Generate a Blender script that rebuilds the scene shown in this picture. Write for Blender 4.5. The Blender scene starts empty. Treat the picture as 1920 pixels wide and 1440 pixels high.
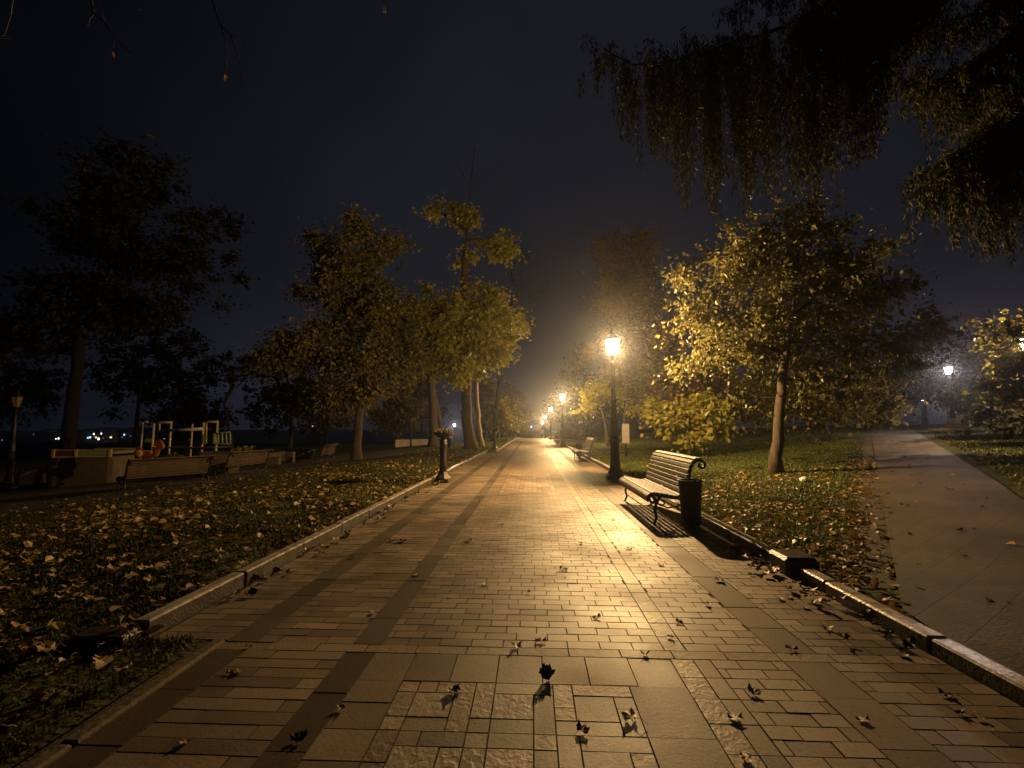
import bpy, math, random
import numpy as np
from mathutils import Vector, Matrix, Euler

random.seed(7)
RNG = np.random.default_rng(7)
SC = bpy.context.scene
COL = SC.collection
PI = math.pi

# ------------------------------------------------------------------ camera, sky, exposure
EYE = Vector((0, 0, 1.35))
FPX = 860.0                                   # focal length in pixels of the 1920 px wide photograph
cam_d = bpy.data.cameras.new('camera')
cam_d.sensor_width = 36
cam_d.lens = 36 * FPX / 1920
cam_d.clip_start = 0.05
cam_d.clip_end = 6000
cam = bpy.data.objects.new('camera', cam_d)
COL.objects.link(cam)
cam.location = EYE
cam.rotation_euler = (math.radians(90 + 5.45), 0, math.radians(2.53))
SC.camera = cam
ROT = Euler(cam.rotation_euler).to_matrix()

world = bpy.data.worlds.new('World')
SC.world = world
world.use_nodes = True
wn, wl = world.node_tree.nodes, world.node_tree.links
wn.clear()
w_out = wn.new('ShaderNodeOutputWorld')
w_bg = wn.new('ShaderNodeBackground')
w_bg.inputs['Strength'].default_value = 1.0
wl.new(w_bg.outputs[0], w_out.inputs[0])
w_tc = wn.new('ShaderNodeTexCoord')
w_sep = wn.new('ShaderNodeSeparateXYZ')
wl.new(w_tc.outputs['Generated'], w_sep.inputs[0])
# city glow: brighter towards the end of the avenue and a little to the right, darker to the left
w_az = wn.new('ShaderNodeVectorMath'); w_az.operation = 'DOT_PRODUCT'
wl.new(w_tc.outputs['Generated'], w_az.inputs[0])
w_az.inputs[1].default_value = Vector((0.22, 0.97, 0.08)).normalized()
w_r1 = wn.new('ShaderNodeMapRange'); w_r1.interpolation_type = 'SMOOTHSTEP'
wl.new(w_az.outputs['Value'], w_r1.inputs[0])
w_r1.inputs[1].default_value = 0.38; w_r1.inputs[2].default_value = 0.84
w_mix = wn.new('ShaderNodeMixRGB')
wl.new(w_r1.outputs[0], w_mix.inputs[0])
w_mix.inputs[1].default_value = (0.0018, 0.0022, 0.0036, 1)
w_mix.inputs[2].default_value = (0.0090, 0.0101, 0.0152, 1)
w_hz = wn.new('ShaderNodeMapRange'); w_hz.interpolation_type = 'SMOOTHSTEP'
wl.new(w_sep.outputs['Z'], w_hz.inputs[0])
w_hz.inputs[1].default_value = 0.30; w_hz.inputs[2].default_value = -0.02
w_hm = wn.new('ShaderNodeMath'); w_hm.operation = 'MULTIPLY'
wl.new(w_hz.outputs[0], w_hm.inputs[0]); wl.new(w_r1.outputs[0], w_hm.inputs[1])
w_mix2 = wn.new('ShaderNodeMixRGB')
wl.new(w_hm.outputs[0], w_mix2.inputs[0]); wl.new(w_mix.outputs[0], w_mix2.inputs[1])
w_mix2.inputs[2].default_value = (0.022, 0.022, 0.034, 1)
w_hz2 = wn.new('ShaderNodeMapRange'); w_hz2.interpolation_type = 'SMOOTHSTEP'
wl.new(w_sep.outputs['Z'], w_hz2.inputs[0])
w_hz2.inputs[1].default_value = 0.17; w_hz2.inputs[2].default_value = 0.0; w_hz2.inputs[4].default_value = 0.3
w_mix3 = wn.new('ShaderNodeMixRGB')
wl.new(w_hz2.outputs[0], w_mix3.inputs[0]); wl.new(w_mix2.outputs[0], w_mix3.inputs[1])
w_mix3.inputs[2].default_value = (0.010, 0.014, 0.026, 1)
w_noise = wn.new('ShaderNodeTexNoise'); w_noise.inputs['Scale'].default_value = 2.4
w_noise.inputs['Detail'].default_value = 5
wl.new(w_tc.outputs['Generated'], w_noise.inputs['Vector'])
w_nr = wn.new('ShaderNodeMapRange')
wl.new(w_noise.outputs['Fac'], w_nr.inputs[0])
w_nr.inputs[1].default_value = 0.3; w_nr.inputs[2].default_value = 0.7
w_nr.inputs[3].default_value = 0.75; w_nr.inputs[4].default_value = 1.2
w_mul = wn.new('ShaderNodeVectorMath'); w_mul.operation = 'SCALE'
wl.new(w_mix3.outputs[0], w_mul.inputs[0]); wl.new(w_nr.outputs[0], w_mul.inputs['Scale'])
wl.new(w_mul.outputs[0], w_bg.inputs['Color'])

SC.view_settings.view_transform = 'Standard'
SC.view_settings.look = 'None'
SC.view_settings.exposure = 0.0
SC.view_settings.gamma = 1.0
SC.render.engine = 'CYCLES'
cy = SC.cycles
cy.use_denoising = True
cy.max_bounces = 5
cy.diffuse_bounces = 3
cy.glossy_bounces = 2
cy.transmission_bounces = 3
cy.transparent_max_bounces = 6
cy.volume_bounces = 0
cy.sample_clamp_indirect = 2.0
cy.use_light_tree = True

LAMP_WARM = (1.0, 0.625, 0.25)
LAMP_POWER = 4000.0

# ------------------------------------------------------------------ the lie of the land
def smooth(t):
    t = np.clip(t, 0, 1)
    return t * t * (3 - 2 * t)

def base_z(y):
    y = np.asarray(y, float)
    a = np.maximum(0, y - 58)
    z = -0.025 * (np.sqrt(a * a + 16) - 4)
    z = np.maximum(z, -4)
    return z - 12 * smooth((y - 170) / 230)

def land_z(x, y):
    x = np.asarray(x, float); y = np.asarray(y, float)
    z = base_z(y)
    xr = np.clip(x - 3.2, 0, 32)
    z = z + 0.05 * xr * smooth(xr / 2.0)
    xl = np.clip(-x - 4.0, 0, 17)
    fade = 1.0
    z = z - 0.07 * xl * smooth(xl / 3.0) * fade
    z = z - 12 * smooth((-x - 34) / 110) * smooth((200 - y) / 30) - 0
    return z

def lawn_z(x, y):
    return float(land_z(x, y)) + 0.05

def ray(px, py):
    v = Vector(((px - 960) / FPX, -(py - 720) / FPX, -1))
    return (ROT @ v)

def hit(px, py, far=400):
    d = ray(px, py)
    t = 0.5
    while t < far:
        p = EYE + d * t
        if p.z <= lawn_z(p.x, p.y):
            return Vector((p.x, p.y, lawn_z(p.x, p.y)))
        t *= 1.004
    return EYE + d * far

def at_y(px, py, Y):
    d = ray(px, py)
    return EYE + d * (Y / d.y)

def stand(px, Y):
    p = at_y(px, 800, Y)
    return Vector((p.x, Y, lawn_z(p.x, Y)))

# ------------------------------------------------------------------ tagging
def tag(o, label=None, cat=None, group=None, kind=None):
    if label: o['label'] = label
    if cat: o['category'] = cat
    if group: o['group'] = group
    if kind: o['kind'] = kind
    return o

def thing(name, label, cat, loc=(0, 0, 0), rz=0, group=None):
    o = bpy.data.objects.new(name, None)
    o.empty_display_size = 0.2
    COL.objects.link(o)
    o.location = loc
    o.rotation_euler = (0, 0, rz)
    return tag(o, label, cat, group)

def dup(root, loc, rz, label, scale=None):
    r = root.copy(); COL.objects.link(r)
    r.location = loc; r.rotation_euler = (0, 0, rz); r['label'] = label
    if scale: r.scale = (scale,) * 3
    for ch in list(root.children):
        c = ch.copy(); COL.objects.link(c); c.parent = r
        for g in list(ch.children):
            d = g.copy(); COL.objects.link(d); d.parent = c
    return r

# ------------------------------------------------------------------ mesh builder
class MB:
    def __init__(self):
        self.v = []; self.f = []; self.m = []; self.s = []
    def add(self, verts, faces, mi=0, smooth_=False, M=None):
        b = len(self.v)
        if M is not None:
            verts = [M @ Vector(p) for p in verts]
        self.v.extend([tuple(p) for p in verts])
        for f in faces:
            self.f.append([b + i for i in f]); self.m.append(mi); self.s.append(smooth_)
        return self
    def box(self, x0, x1, y0, y1, z0, z1, mi=0, bevel=0.0, M=None):
        if bevel <= 0:
            v = [(x0, y0, z0), (x1, y0, z0), (x1, y1, z0), (x0, y1, z0), (x0, y0, z1), (x1, y0, z1), (x1, y1, z1), (x0, y1, z1)]
            f = [(0, 3, 2, 1), (4, 5, 6, 7), (0, 1, 5, 4), (1, 2, 6, 5), (2, 3, 7, 6), (3, 0, 4, 7)]
            return self.add(v, f, mi, False, M)
        b = bevel
        rings = []
        for (ins, z) in ((b, z0), (0, z0 + b), (0, z1 - b), (b, z1)):
            rings.append([(x0 + ins + b * 0, y0 + ins, z), (x1 - ins, y0 + ins, z), (x1 - ins, y1 - ins, z), (x0 + ins, y1 - ins, z)])
        # chamfered corners: each ring has eight points
        R = []
        for (ins, z) in ((b, z0), (0, z0 + b), (0, z1 - b), (b, z1)):
            a0, a1, c0, c1 = x0 + ins, x1 - ins, y0 + ins, y1 - ins
            k = b if ins == 0 else b * 0.5
            R.append([(a0 + k, c0, z), (a1 - k, c0, z), (a1, c0 + k, z), (a1, c1 - k, z), (a1 - k, c1, z), (a0 + k, c1, z), (a0, c1 - k, z), (a0, c0 + k, z)])
        v = [p for r in R for p in r]
        f = [tuple(reversed(range(8))), tuple(range(24, 32))]
        for i in range(3):
            for j in range(8):
                k = (j + 1) % 8
                f.append((i * 8 + j, i * 8 + k, (i + 1) * 8 + k, (i + 1) * 8 + j))
        return self.add(v, f, mi, False, M)
    def lathe(self, prof, n=16, mi=0, M=None, smooth_=True, phase=0.0, caps=True):
        v = []; f = []
        for (r, z) in prof:
            for j in range(n):
                a = 2 * PI * (j + phase) / n
                v.append((r * math.cos(a), r * math.sin(a), z))
        for i in range(len(prof) - 1):
            for j in range(n):
                k = (j + 1) % n
                f.append((i * n + j, i * n + k, (i + 1) * n + k, (i + 1) * n + j))
        if caps:
            f.append(tuple(reversed(range(n))))
            f.append(tuple(range((len(prof) - 1) * n, len(prof) * n)))
        return self.add(v, f, mi, smooth_, M)
    def tube(self, pts, rad, n=8, mi=0, smooth_=True, M=None, flat=None):
        pts = [Vector(p) for p in pts]
        rads = rad if hasattr(rad, '__len__') else [rad] * len(pts)
        v = []; f = []
        up = None
        for i, p in enumerate(pts):
            t = (pts[min(i + 1, len(pts) - 1)] - pts[max(i - 1, 0)])
            t = t.normalized() if t.length > 1e-9 else Vector((0, 0, 1))
            if up is None:
                up = Vector((1, 0, 0)) if abs(t.x) < 0.8 else Vector((0, 1, 0))
            b = t.cross(up); b.normalize()
            up = b.cross(t); up.normalize()
            for j in range(n):
                a = 2 * PI * j / n
                ca, sa = math.cos(a), math.sin(a)
                if flat: ca *= flat
                v.append(p + (up * ca + b * sa) * rads[i])
        for i in range(len(pts) - 1):
            for j in range(n):
                k = (j + 1) % n
                f.append((i * n + j, i * n + k, (i + 1) * n + k, (i + 1) * n + j))
        f.append(tuple(reversed(range(n)))); f.append(tuple(range((len(pts) - 1) * n, len(pts) * n)))
        return self.add(v, f, mi, smooth_, M)
    def build(self, name, mats, parent=None):
        me = bpy.data.meshes.new(name)
        me.from_pydata(self.v, [], self.f)
        for m in (mats if isinstance(mats, (list, tuple)) else [mats]):
            me.materials.append(m)
        me.polygons.foreach_set('material_index', self.m)
        me.polygons.foreach_set('use_smooth', self.s)
        me.update()
        o = bpy.data.objects.new(name, me)
        COL.objects.link(o)
        if parent: o.parent = parent
        return o

def np_mesh(name, verts, quads, mat, parent=None, attr=None, smooth_=False, mi=None, mats=None):
    """verts (N,3), quads (M,4); attr (N,4) colour attribute called 'tint'"""
    me = bpy.data.meshes.new(name)
    n, m = len(verts), len(quads)
    k = quads.shape[1]
    me.vertices.add(n); me.vertices.foreach_set('co', np.ascontiguousarray(verts, dtype=np.float32).ravel())
    me.loops.add(m * k); me.loops.foreach_set('vertex_index', np.ascontiguousarray(quads, dtype=np.int32).ravel())
    me.polygons.add(m)
    me.polygons.foreach_set('loop_start', np.arange(0, m * k, k, dtype=np.int32))
    me.polygons.foreach_set('loop_total', np.full(m, k, dtype=np.int32))
    me.polygons.foreach_set('use_smooth', np.full(m, bool(smooth_)))
    for q in (mats or [mat]): me.materials.append(q)
    if mi is not None: me.polygons.foreach_set('material_index', np.ascontiguousarray(mi, dtype=np.int32))
    if attr is not None:
        a = me.color_attributes.new('tint', 'FLOAT_COLOR', 'POINT')
        a.data.foreach_set('color', np.ascontiguousarray(attr, dtype=np.float32).ravel())
    me.update(calc_edges=True)
    o = bpy.data.objects.new(name, me)
    COL.objects.link(o)
    if parent: o.parent = parent
    return o

# ------------------------------------------------------------------ materials
def new_mat(name):
    m = bpy.data.materials.new(name); m.use_nodes = True
    nt = m.node_tree; nt.nodes.clear()
    out = nt.nodes.new('ShaderNodeOutputMaterial')
    return m, nt, out

def ramp(nt, fac, cols):
    r = nt.nodes.new('ShaderNodeValToRGB')
    e = r.color_ramp.elements
    while len(e) < len(cols): e.new(0.5)
    for i, c in enumerate(cols):
        e[i].position = i / (len(cols) - 1) if len(c) == 3 else c[3]
        e[i].color = (c[0], c[1], c[2], 1)
    nt.links.new(fac, r.inputs[0])
    return r.outputs[0]

def surf(name, cols, scale=6, rough=0.7, bump=0.0, bscale=40, metal=0.0, spec=0.5, rvar=0.0, detail=6, stretch=None, coord='Object'):
    m, nt, out = new_mat(name)
    b = nt.nodes.new('ShaderNodeBsdfPrincipled')
    nt.links.new(b.outputs[0], out.inputs[0])
    tc = nt.nodes.new('ShaderNodeTexCoord')
    vec = tc.outputs[coord]
    if stretch:
        mp = nt.nodes.new('ShaderNodeMapping'); mp.inputs['Scale'].default_value = stretch
        nt.links.new(vec, mp.inputs[0]); vec = mp.outputs[0]
    nz = nt.nodes.new('ShaderNodeTexNoise'); nz.inputs['Scale'].default_value = scale; nz.inputs['Detail'].default_value = detail
    nz.inputs['Roughness'].default_value = 0.65
    nt.links.new(vec, nz.inputs['Vector'])
    mr = nt.nodes.new('ShaderNodeMapRange'); mr.inputs[1].default_value = 0.3; mr.inputs[2].default_value = 0.7
    nt.links.new(nz.outputs['Fac'], mr.inputs[0])
    nt.links.new(ramp(nt, mr.outputs[0], cols), b.inputs['Base Color'])
    b.inputs['Metallic'].default_value = metal
    b.inputs['Specular IOR Level'].default_value = spec
    if rvar:
        rr = nt.nodes.new('ShaderNodeMapRange'); rr.inputs[3].default_value = rough - rvar; rr.inputs[4].default_value = rough + rvar
        nt.links.new(mr.outputs[0], rr.inputs[0]); nt.links.new(rr.outputs[0], b.inputs['Roughness'])
    else:
        b.inputs['Roughness'].default_value = rough
    if bump:
        n2 = nt.nodes.new('ShaderNodeTexNoise'); n2.inputs['Scale'].default_value = bscale; n2.inputs['Detail'].default_value = 5
        nt.links.new(vec, n2.inputs['Vector'])
        bp = nt.nodes.new('ShaderNodeBump'); bp.inputs['Strength'].default_value = bump; bp.inputs['Distance'].default_value = 0.02
        nt.links.new(n2.outputs['Fac'], bp.inputs['Height']); nt.links.new(bp.outputs[0], b.inputs['Normal'])
    return m

def leaf_mat(name, cols, trans=0.35, rough=0.45, spec=0.4):
    m, nt, out = new_mat(name)
    at = nt.nodes.new('ShaderNodeAttribute'); at.attribute_name = 'tint'
    sp = nt.nodes.new('ShaderNodeSeparateColor'); nt.links.new(at.outputs['Color'], sp.inputs[0])
    c = ramp(nt, sp.outputs[0], cols)
    b = nt.nodes.new('ShaderNodeBsdfPrincipled'); nt.links.new(c, b.inputs['Base Color'])
    b.inputs['Roughness'].default_value = rough; b.inputs['Specular IOR Level'].default_value = spec
    t = nt.nodes.new('ShaderNodeBsdfTranslucent'); nt.links.new(c, t.inputs[0])
    mx = nt.nodes.new('ShaderNodeMixShader'); mx.inputs[0].default_value = trans
    nt.links.new(b.outputs[0], mx.inputs[1]); nt.links.new(t.outputs[0], mx.inputs[2])
    nt.links.new(mx.outputs[0], out.inputs[0])
    return m

def glow(name, col, strength):
    m, nt, out = new_mat(name)
    e = nt.nodes.new('ShaderNodeEmission'); e.inputs[0].default_value = (*col, 1); e.inputs[1].default_value = strength
    nt.links.new(e.outputs[0], out.inputs[0])
    m.cycles.emission_sampling = 'NONE'
    return m

M = {}
M['iron'] = surf('cast_iron_paint', [(0.010, 0.010, 0.011), (0.022, 0.020, 0.019)], 14, 0.5, 0.15, 90)
M['iron_brown'] = surf('brown_iron_paint', [(0.035, 0.022, 0.017), (0.07, 0.045, 0.034)], 12, 0.5, 0.15, 80)
M['bin'] = surf('bin_plastic', [(0.008, 0.008, 0.009), (0.016, 0.015, 0.015)], 9, 0.55, 0.1, 60)
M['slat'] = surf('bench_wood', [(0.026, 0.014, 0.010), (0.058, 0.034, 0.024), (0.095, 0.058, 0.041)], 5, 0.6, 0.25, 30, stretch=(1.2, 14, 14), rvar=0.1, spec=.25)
M['slat_lamplit'] = surf('lamplit_bench_wood', [(0.28, 0.22, 0.19), (0.42, 0.34, 0.30)], 5, 0.4, 0.2, 30, stretch=(1.2, 14, 14))  # bench wood painted lighter to stand in for the white lamp's highlights
M['slat_old'] = surf('old_bench_wood', [(0.045, 0.027, 0.016), (0.09, 0.056, 0.033)], 5, 0.6, 0.25, 30, stretch=(1.2, 14, 14))
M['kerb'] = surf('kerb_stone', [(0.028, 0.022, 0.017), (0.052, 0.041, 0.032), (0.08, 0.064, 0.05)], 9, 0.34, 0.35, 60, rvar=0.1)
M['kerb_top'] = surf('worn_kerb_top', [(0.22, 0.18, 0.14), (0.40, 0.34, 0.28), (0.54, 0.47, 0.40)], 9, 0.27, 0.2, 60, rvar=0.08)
M['concrete'] = surf('wall_concrete', [(0.07, 0.05, 0.027), (0.14, 0.10, 0.056)], 4, 0.8, 0.4, 30)
M['pale_wall'] = surf('pale_wall', [(0.34, 0.28, 0.22), (0.48, 0.42, 0.34)], 3, 0.75, 0.2, 30)
M['soil'] = surf('soil', [(0.03, 0.022, 0.014), (0.07, 0.05, 0.032)], 5, 0.9, 0.6, 40)
M['dirt'] = surf('dirt_path', [(0.045, 0.030, 0.020), (0.09, 0.062, 0.040)], 1.6, 0.85, 0.5, 50)
M['bark'] = surf('bark', [(0.028, 0.019, 0.012), (0.068, 0.046, 0.029), (0.11, 0.078, 0.05)], 7, 0.85, 0.9, 18, stretch=(3, 3, 0.6))
M['bark_pale'] = surf('pale_bark', [(0.14, 0.11, 0.075), (0.28, 0.23, 0.16)], 6, 0.8, 0.6, 16, stretch=(3, 3, 0.7))
M['bark_dark'] = surf('dark_bark', [(0.008, 0.0065, 0.005), (0.024, 0.019, 0.015)], 7, 0.9, 0.8, 18, stretch=(3, 3, 0.6))
M['leaf_green'] = leaf_mat('yellowing_green_leaves', [(0.06, 0.062, 0.018), (0.13, 0.122, 0.036), (0.20, 0.175, 0.06), (0.26, 0.20, 0.08)], 0.5, 0.34)
M['leaf_gold'] = leaf_mat('golden_leaves', [(0.17, 0.165, 0.020), (0.32, 0.295, 0.045), (0.44, 0.37, 0.075)], 0.4, 0.42)
M['leaf_brown'] = leaf_mat('browning_leaves', [(0.075, 0.062, 0.015), (0.15, 0.124, 0.030), (0.235, 0.195, 0.048)], 0.28, 0.5)
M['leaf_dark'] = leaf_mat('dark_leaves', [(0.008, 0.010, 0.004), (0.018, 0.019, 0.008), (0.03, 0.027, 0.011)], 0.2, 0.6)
M['leaf_rust'] = leaf_mat('rust_leaves', [(0.10, 0.060, 0.030), (0.18, 0.112, 0.058), (0.25, 0.16, 0.08)], 0.25, 0.6)
M['needle'] = leaf_mat('drooping_needles', [(0.010, 0.012, 0.005), (0.034, 0.034, 0.010), (0.085, 0.072, 0.019)], 0.2, 0.7)
M['fallen'] = leaf_mat('fallen_leaves', [(0.07, 0.040, 0.016), (0.20, 0.125, 0.040), (0.34, 0.235, 0.075), (0.40, 0.29, 0.12)], 0.2, 0.5)
M['grass_dull'] = leaf_mat('dull_grass_blades', [(0.020, 0.020, 0.006), (0.042, 0.042, 0.011), (0.075, 0.070, 0.019)], 0.2, 0.6, .2)
M['grass'] = leaf_mat('grass_blades', [(0.035, 0.048, 0.009), (0.075, 0.095, 0.016), (0.13, 0.14, 0.028)], 0.2, 0.5)
def lit_glass(name, col, strength):
    m, nt, out = new_mat(name)
    e = nt.nodes.new('ShaderNodeEmission'); e.inputs[0].default_value = (*col, 1); e.inputs[1].default_value = strength
    tr = nt.nodes.new('ShaderNodeBsdfTransparent')
    ad = nt.nodes.new('ShaderNodeAddShader'); nt.links.new(e.outputs[0], ad.inputs[0]); nt.links.new(tr.outputs[0], ad.inputs[1])
    nt.links.new(ad.outputs[0], out.inputs[0])
    return m
M['lamp_glass'] = lit_glass('lit_lamp_glass', (1.0, 0.78, 0.46), 20.0)
M['lamp_glass_white'] = lit_glass('lit_white_lamp_glass', (1.0, 0.84, 0.80), 14.0)
for _k in ('lamp_glass', 'lamp_glass_white'): M[_k].cycles.emission_sampling = 'NONE'
BULB = {'warm': (LAMP_WARM, LAMP_POWER), 'white': ((1.0, 0.80, 0.72), LAMP_POWER * 0.3), 'weak': (LAMP_WARM, LAMP_POWER * 0.6)}
M['lamp_glass_dull'] = surf('unlit_lamp_glass', [(0.20, 0.16, 0.10), (0.30, 0.24, 0.15)], 6, 0.3)
M['red'] = surf('red_paint', [(0.16, 0.045, 0.02), (0.24, 0.08, 0.03)], 8, 0.5)
M['maroon'] = surf('maroon_paint', [(0.10, 0.025, 0.02), (0.16, 0.04, 0.03)], 8, 0.5)
M['yellow'] = surf('yellow_paint', [(0.42, 0.28, 0.06), (0.55, 0.38, 0.10)], 8, 0.5)
M['cream'] = surf('cream_paint', [(0.45, 0.36, 0.22), (0.60, 0.50, 0.32)], 8, 0.4)
M['green_paint'] = surf('green_paint', [(0.18, 0.24, 0.07), (0.30, 0.36, 0.12)], 8, 0.5)
M['sand'] = surf('play_sand', [(0.14, 0.10, 0.06), (0.2, 0.15, 0.09)], 12, 0.9)
M['plastic'] = surf('white_plastic', [(0.6, 0.58, 0.54), (0.75, 0.72, 0.68)], 12, 0.35)
M['night_wall'] = surf('far_wall', [(0.03, 0.03, 0.032), (0.06, 0.06, 0.065)], 0.3, 0.8)
M['sign_board'] = surf('notice_board', [(0.30, 0.25, 0.23), (0.42, 0.36, 0.33)], 12, 0.5)
M['hedge_core'] = surf('hedge_core', [(0.012, 0.016, 0.006), (0.03, 0.036, 0.012)], 5, 0.9, 0.6, 20)

# ------------------------------------------------------------------ paving material (tint.r = shade, tint.g = roughness of stone, tint.b = dark slab)
def paver_mat():
    m, nt, out = new_mat('clay_pavers')
    L = nt.links.new
    at = nt.nodes.new('ShaderNodeAttribute'); at.attribute_name = 'tint'
    sp = nt.nodes.new('ShaderNodeSeparateColor'); L(at.outputs['Color'], sp.inputs[0])
    tc = nt.nodes.new('ShaderNodeTexCoord')
    c1 = ramp(nt, sp.outputs[0], [(0.145, 0.104, 0.070), (0.225, 0.165, 0.112), (0.30, 0.225, 0.155)])
    n1 = nt.nodes.new('ShaderNodeTexNoise'); n1.inputs['Scale'].default_value = 1.1; n1.inputs['Detail'].default_value = 7
    L(tc.outputs['Object'], n1.inputs['Vector'])
    n2 = nt.nodes.new('ShaderNodeTexNoise'); n2.inputs['Scale'].default_value = 55; n2.inputs['Detail'].default_value = 6; n2.inputs['Roughness'].default_value = 0.7
    L(tc.outputs['Object'], n2.inputs['Vector'])
    st = nt.nodes.new('ShaderNodeMapRange'); st.inputs[1].default_value = 0.3; st.inputs[2].default_value = 0.72; st.inputs[3].default_value = 0.58; st.inputs[4].default_value = 1.15
    L(n1.outputs['Fac'], st.inputs[0])
    sg = nt.nodes.new('ShaderNodeMapRange'); sg.inputs[1].default_value = 0.3; sg.inputs[2].default_value = 0.7; sg.inputs[3].default_value = 0.74; sg.inputs[4].default_value = 1.18
    L(n2.outputs['Fac'], sg.inputs[0])
    mu = nt.nodes.new('ShaderNodeMath'); mu.operation = 'MULTIPLY'; L(st.outputs[0], mu.inputs[0]); L(sg.outputs[0], mu.inputs[1])
    dk = nt.nodes.new('ShaderNodeMapRange'); dk.inputs[3].default_value = 1.0; dk.inputs[4].default_value = 0.28
    L(sp.outputs[2], dk.inputs[0])
    mu2 = nt.nodes.new('ShaderNodeMath'); mu2.operation = 'MULTIPLY'; L(mu.outputs[0], mu2.inputs[0]); L(dk.outputs[0], mu2.inputs[1])
    pl = nt.nodes.new('ShaderNodeMath'); pl.operation = 'MULTIPLY_ADD'; L(sp.outputs[1], pl.inputs[0]); pl.inputs[1].default_value = 0.45; pl.inputs[2].default_value = 0.95
    mu3 = nt.nodes.new('ShaderNodeMath'); mu3.operation = 'MULTIPLY'; L(mu2.outputs[0], mu3.inputs[0]); L(pl.outputs[0], mu3.inputs[1])
    sc = nt.nodes.new('ShaderNodeVectorMath'); sc.operation = 'SCALE'; L(c1, sc.inputs[0]); L(mu3.outputs[0], sc.inputs['Scale'])
    b = nt.nodes.new('ShaderNodeBsdfPrincipled'); L(b.outputs[0], out.inputs[0]); L(sc.outputs[0], b.inputs['Base Color'])
    # wear: damp smooth patches and dry rough ones
    ro = nt.nodes.new('ShaderNodeMapRange'); ro.inputs[1].default_value = 0.3; ro.inputs[2].default_value = 0.7; ro.inputs[3].default_value = 0.46; ro.inputs[4].default_value = 0.70
    L(n1.outputs['Fac'], ro.inputs[0])
    rd = nt.nodes.new('ShaderNodeMath'); rd.operation = 'MULTIPLY_ADD'; L(sp.outputs[2], rd.inputs[0]); rd.inputs[1].default_value = 0.30; L(ro.outputs[0], rd.inputs[2])
    L(rd.outputs[0], b.inputs['Roughness'])
    spc = nt.nodes.new('ShaderNodeMapRange'); spc.inputs[3].default_value = 0.45; spc.inputs[4].default_value = 0.12
    L(sp.outputs[2], spc.inputs[0]); L(spc.outputs[0], b.inputs['Specular IOR Level'])
    # relief: fine grain everywhere, chiselled on the rough stones
    vo = nt.nodes.new('ShaderNodeTexNoise'); vo.inputs['Scale'].default_value = 26; vo.inputs['Detail'].default_value = 4; vo.inputs['Distortion'].default_value = 0.8
    L(tc.outputs['Object'], vo.inputs['Vector'])
    hm = nt.nodes.new('ShaderNodeMath'); hm.operation = 'MULTIPLY'; L(vo.outputs['Fac'], hm.inputs[0]); L(sp.outputs[1], hm.inputs[1])
    hs = nt.nodes.new('ShaderNodeMath'); hs.operation = 'MULTIPLY_ADD'; L(hm.outputs[0], hs.inputs[0]); hs.inputs[1].default_value = 1.0
    g2 = nt.nodes.new('ShaderNodeMath'); g2.operation = 'MULTIPLY'; L(n2.outputs['Fac'], g2.inputs[0]); g2.inputs[1].default_value = 0.32
    L(g2.outputs[0], hs.inputs[2])
    bp = nt.nodes.new('ShaderNodeBump'); bp.inputs['Strength'].default_value = 0.55; bp.inputs['Distance'].default_value = 0.012
    L(hs.outputs[0], bp.inputs['Height']); L(bp.outputs[0], b.inputs['Normal'])
    return m
M['paver'] = paver_mat()

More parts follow.
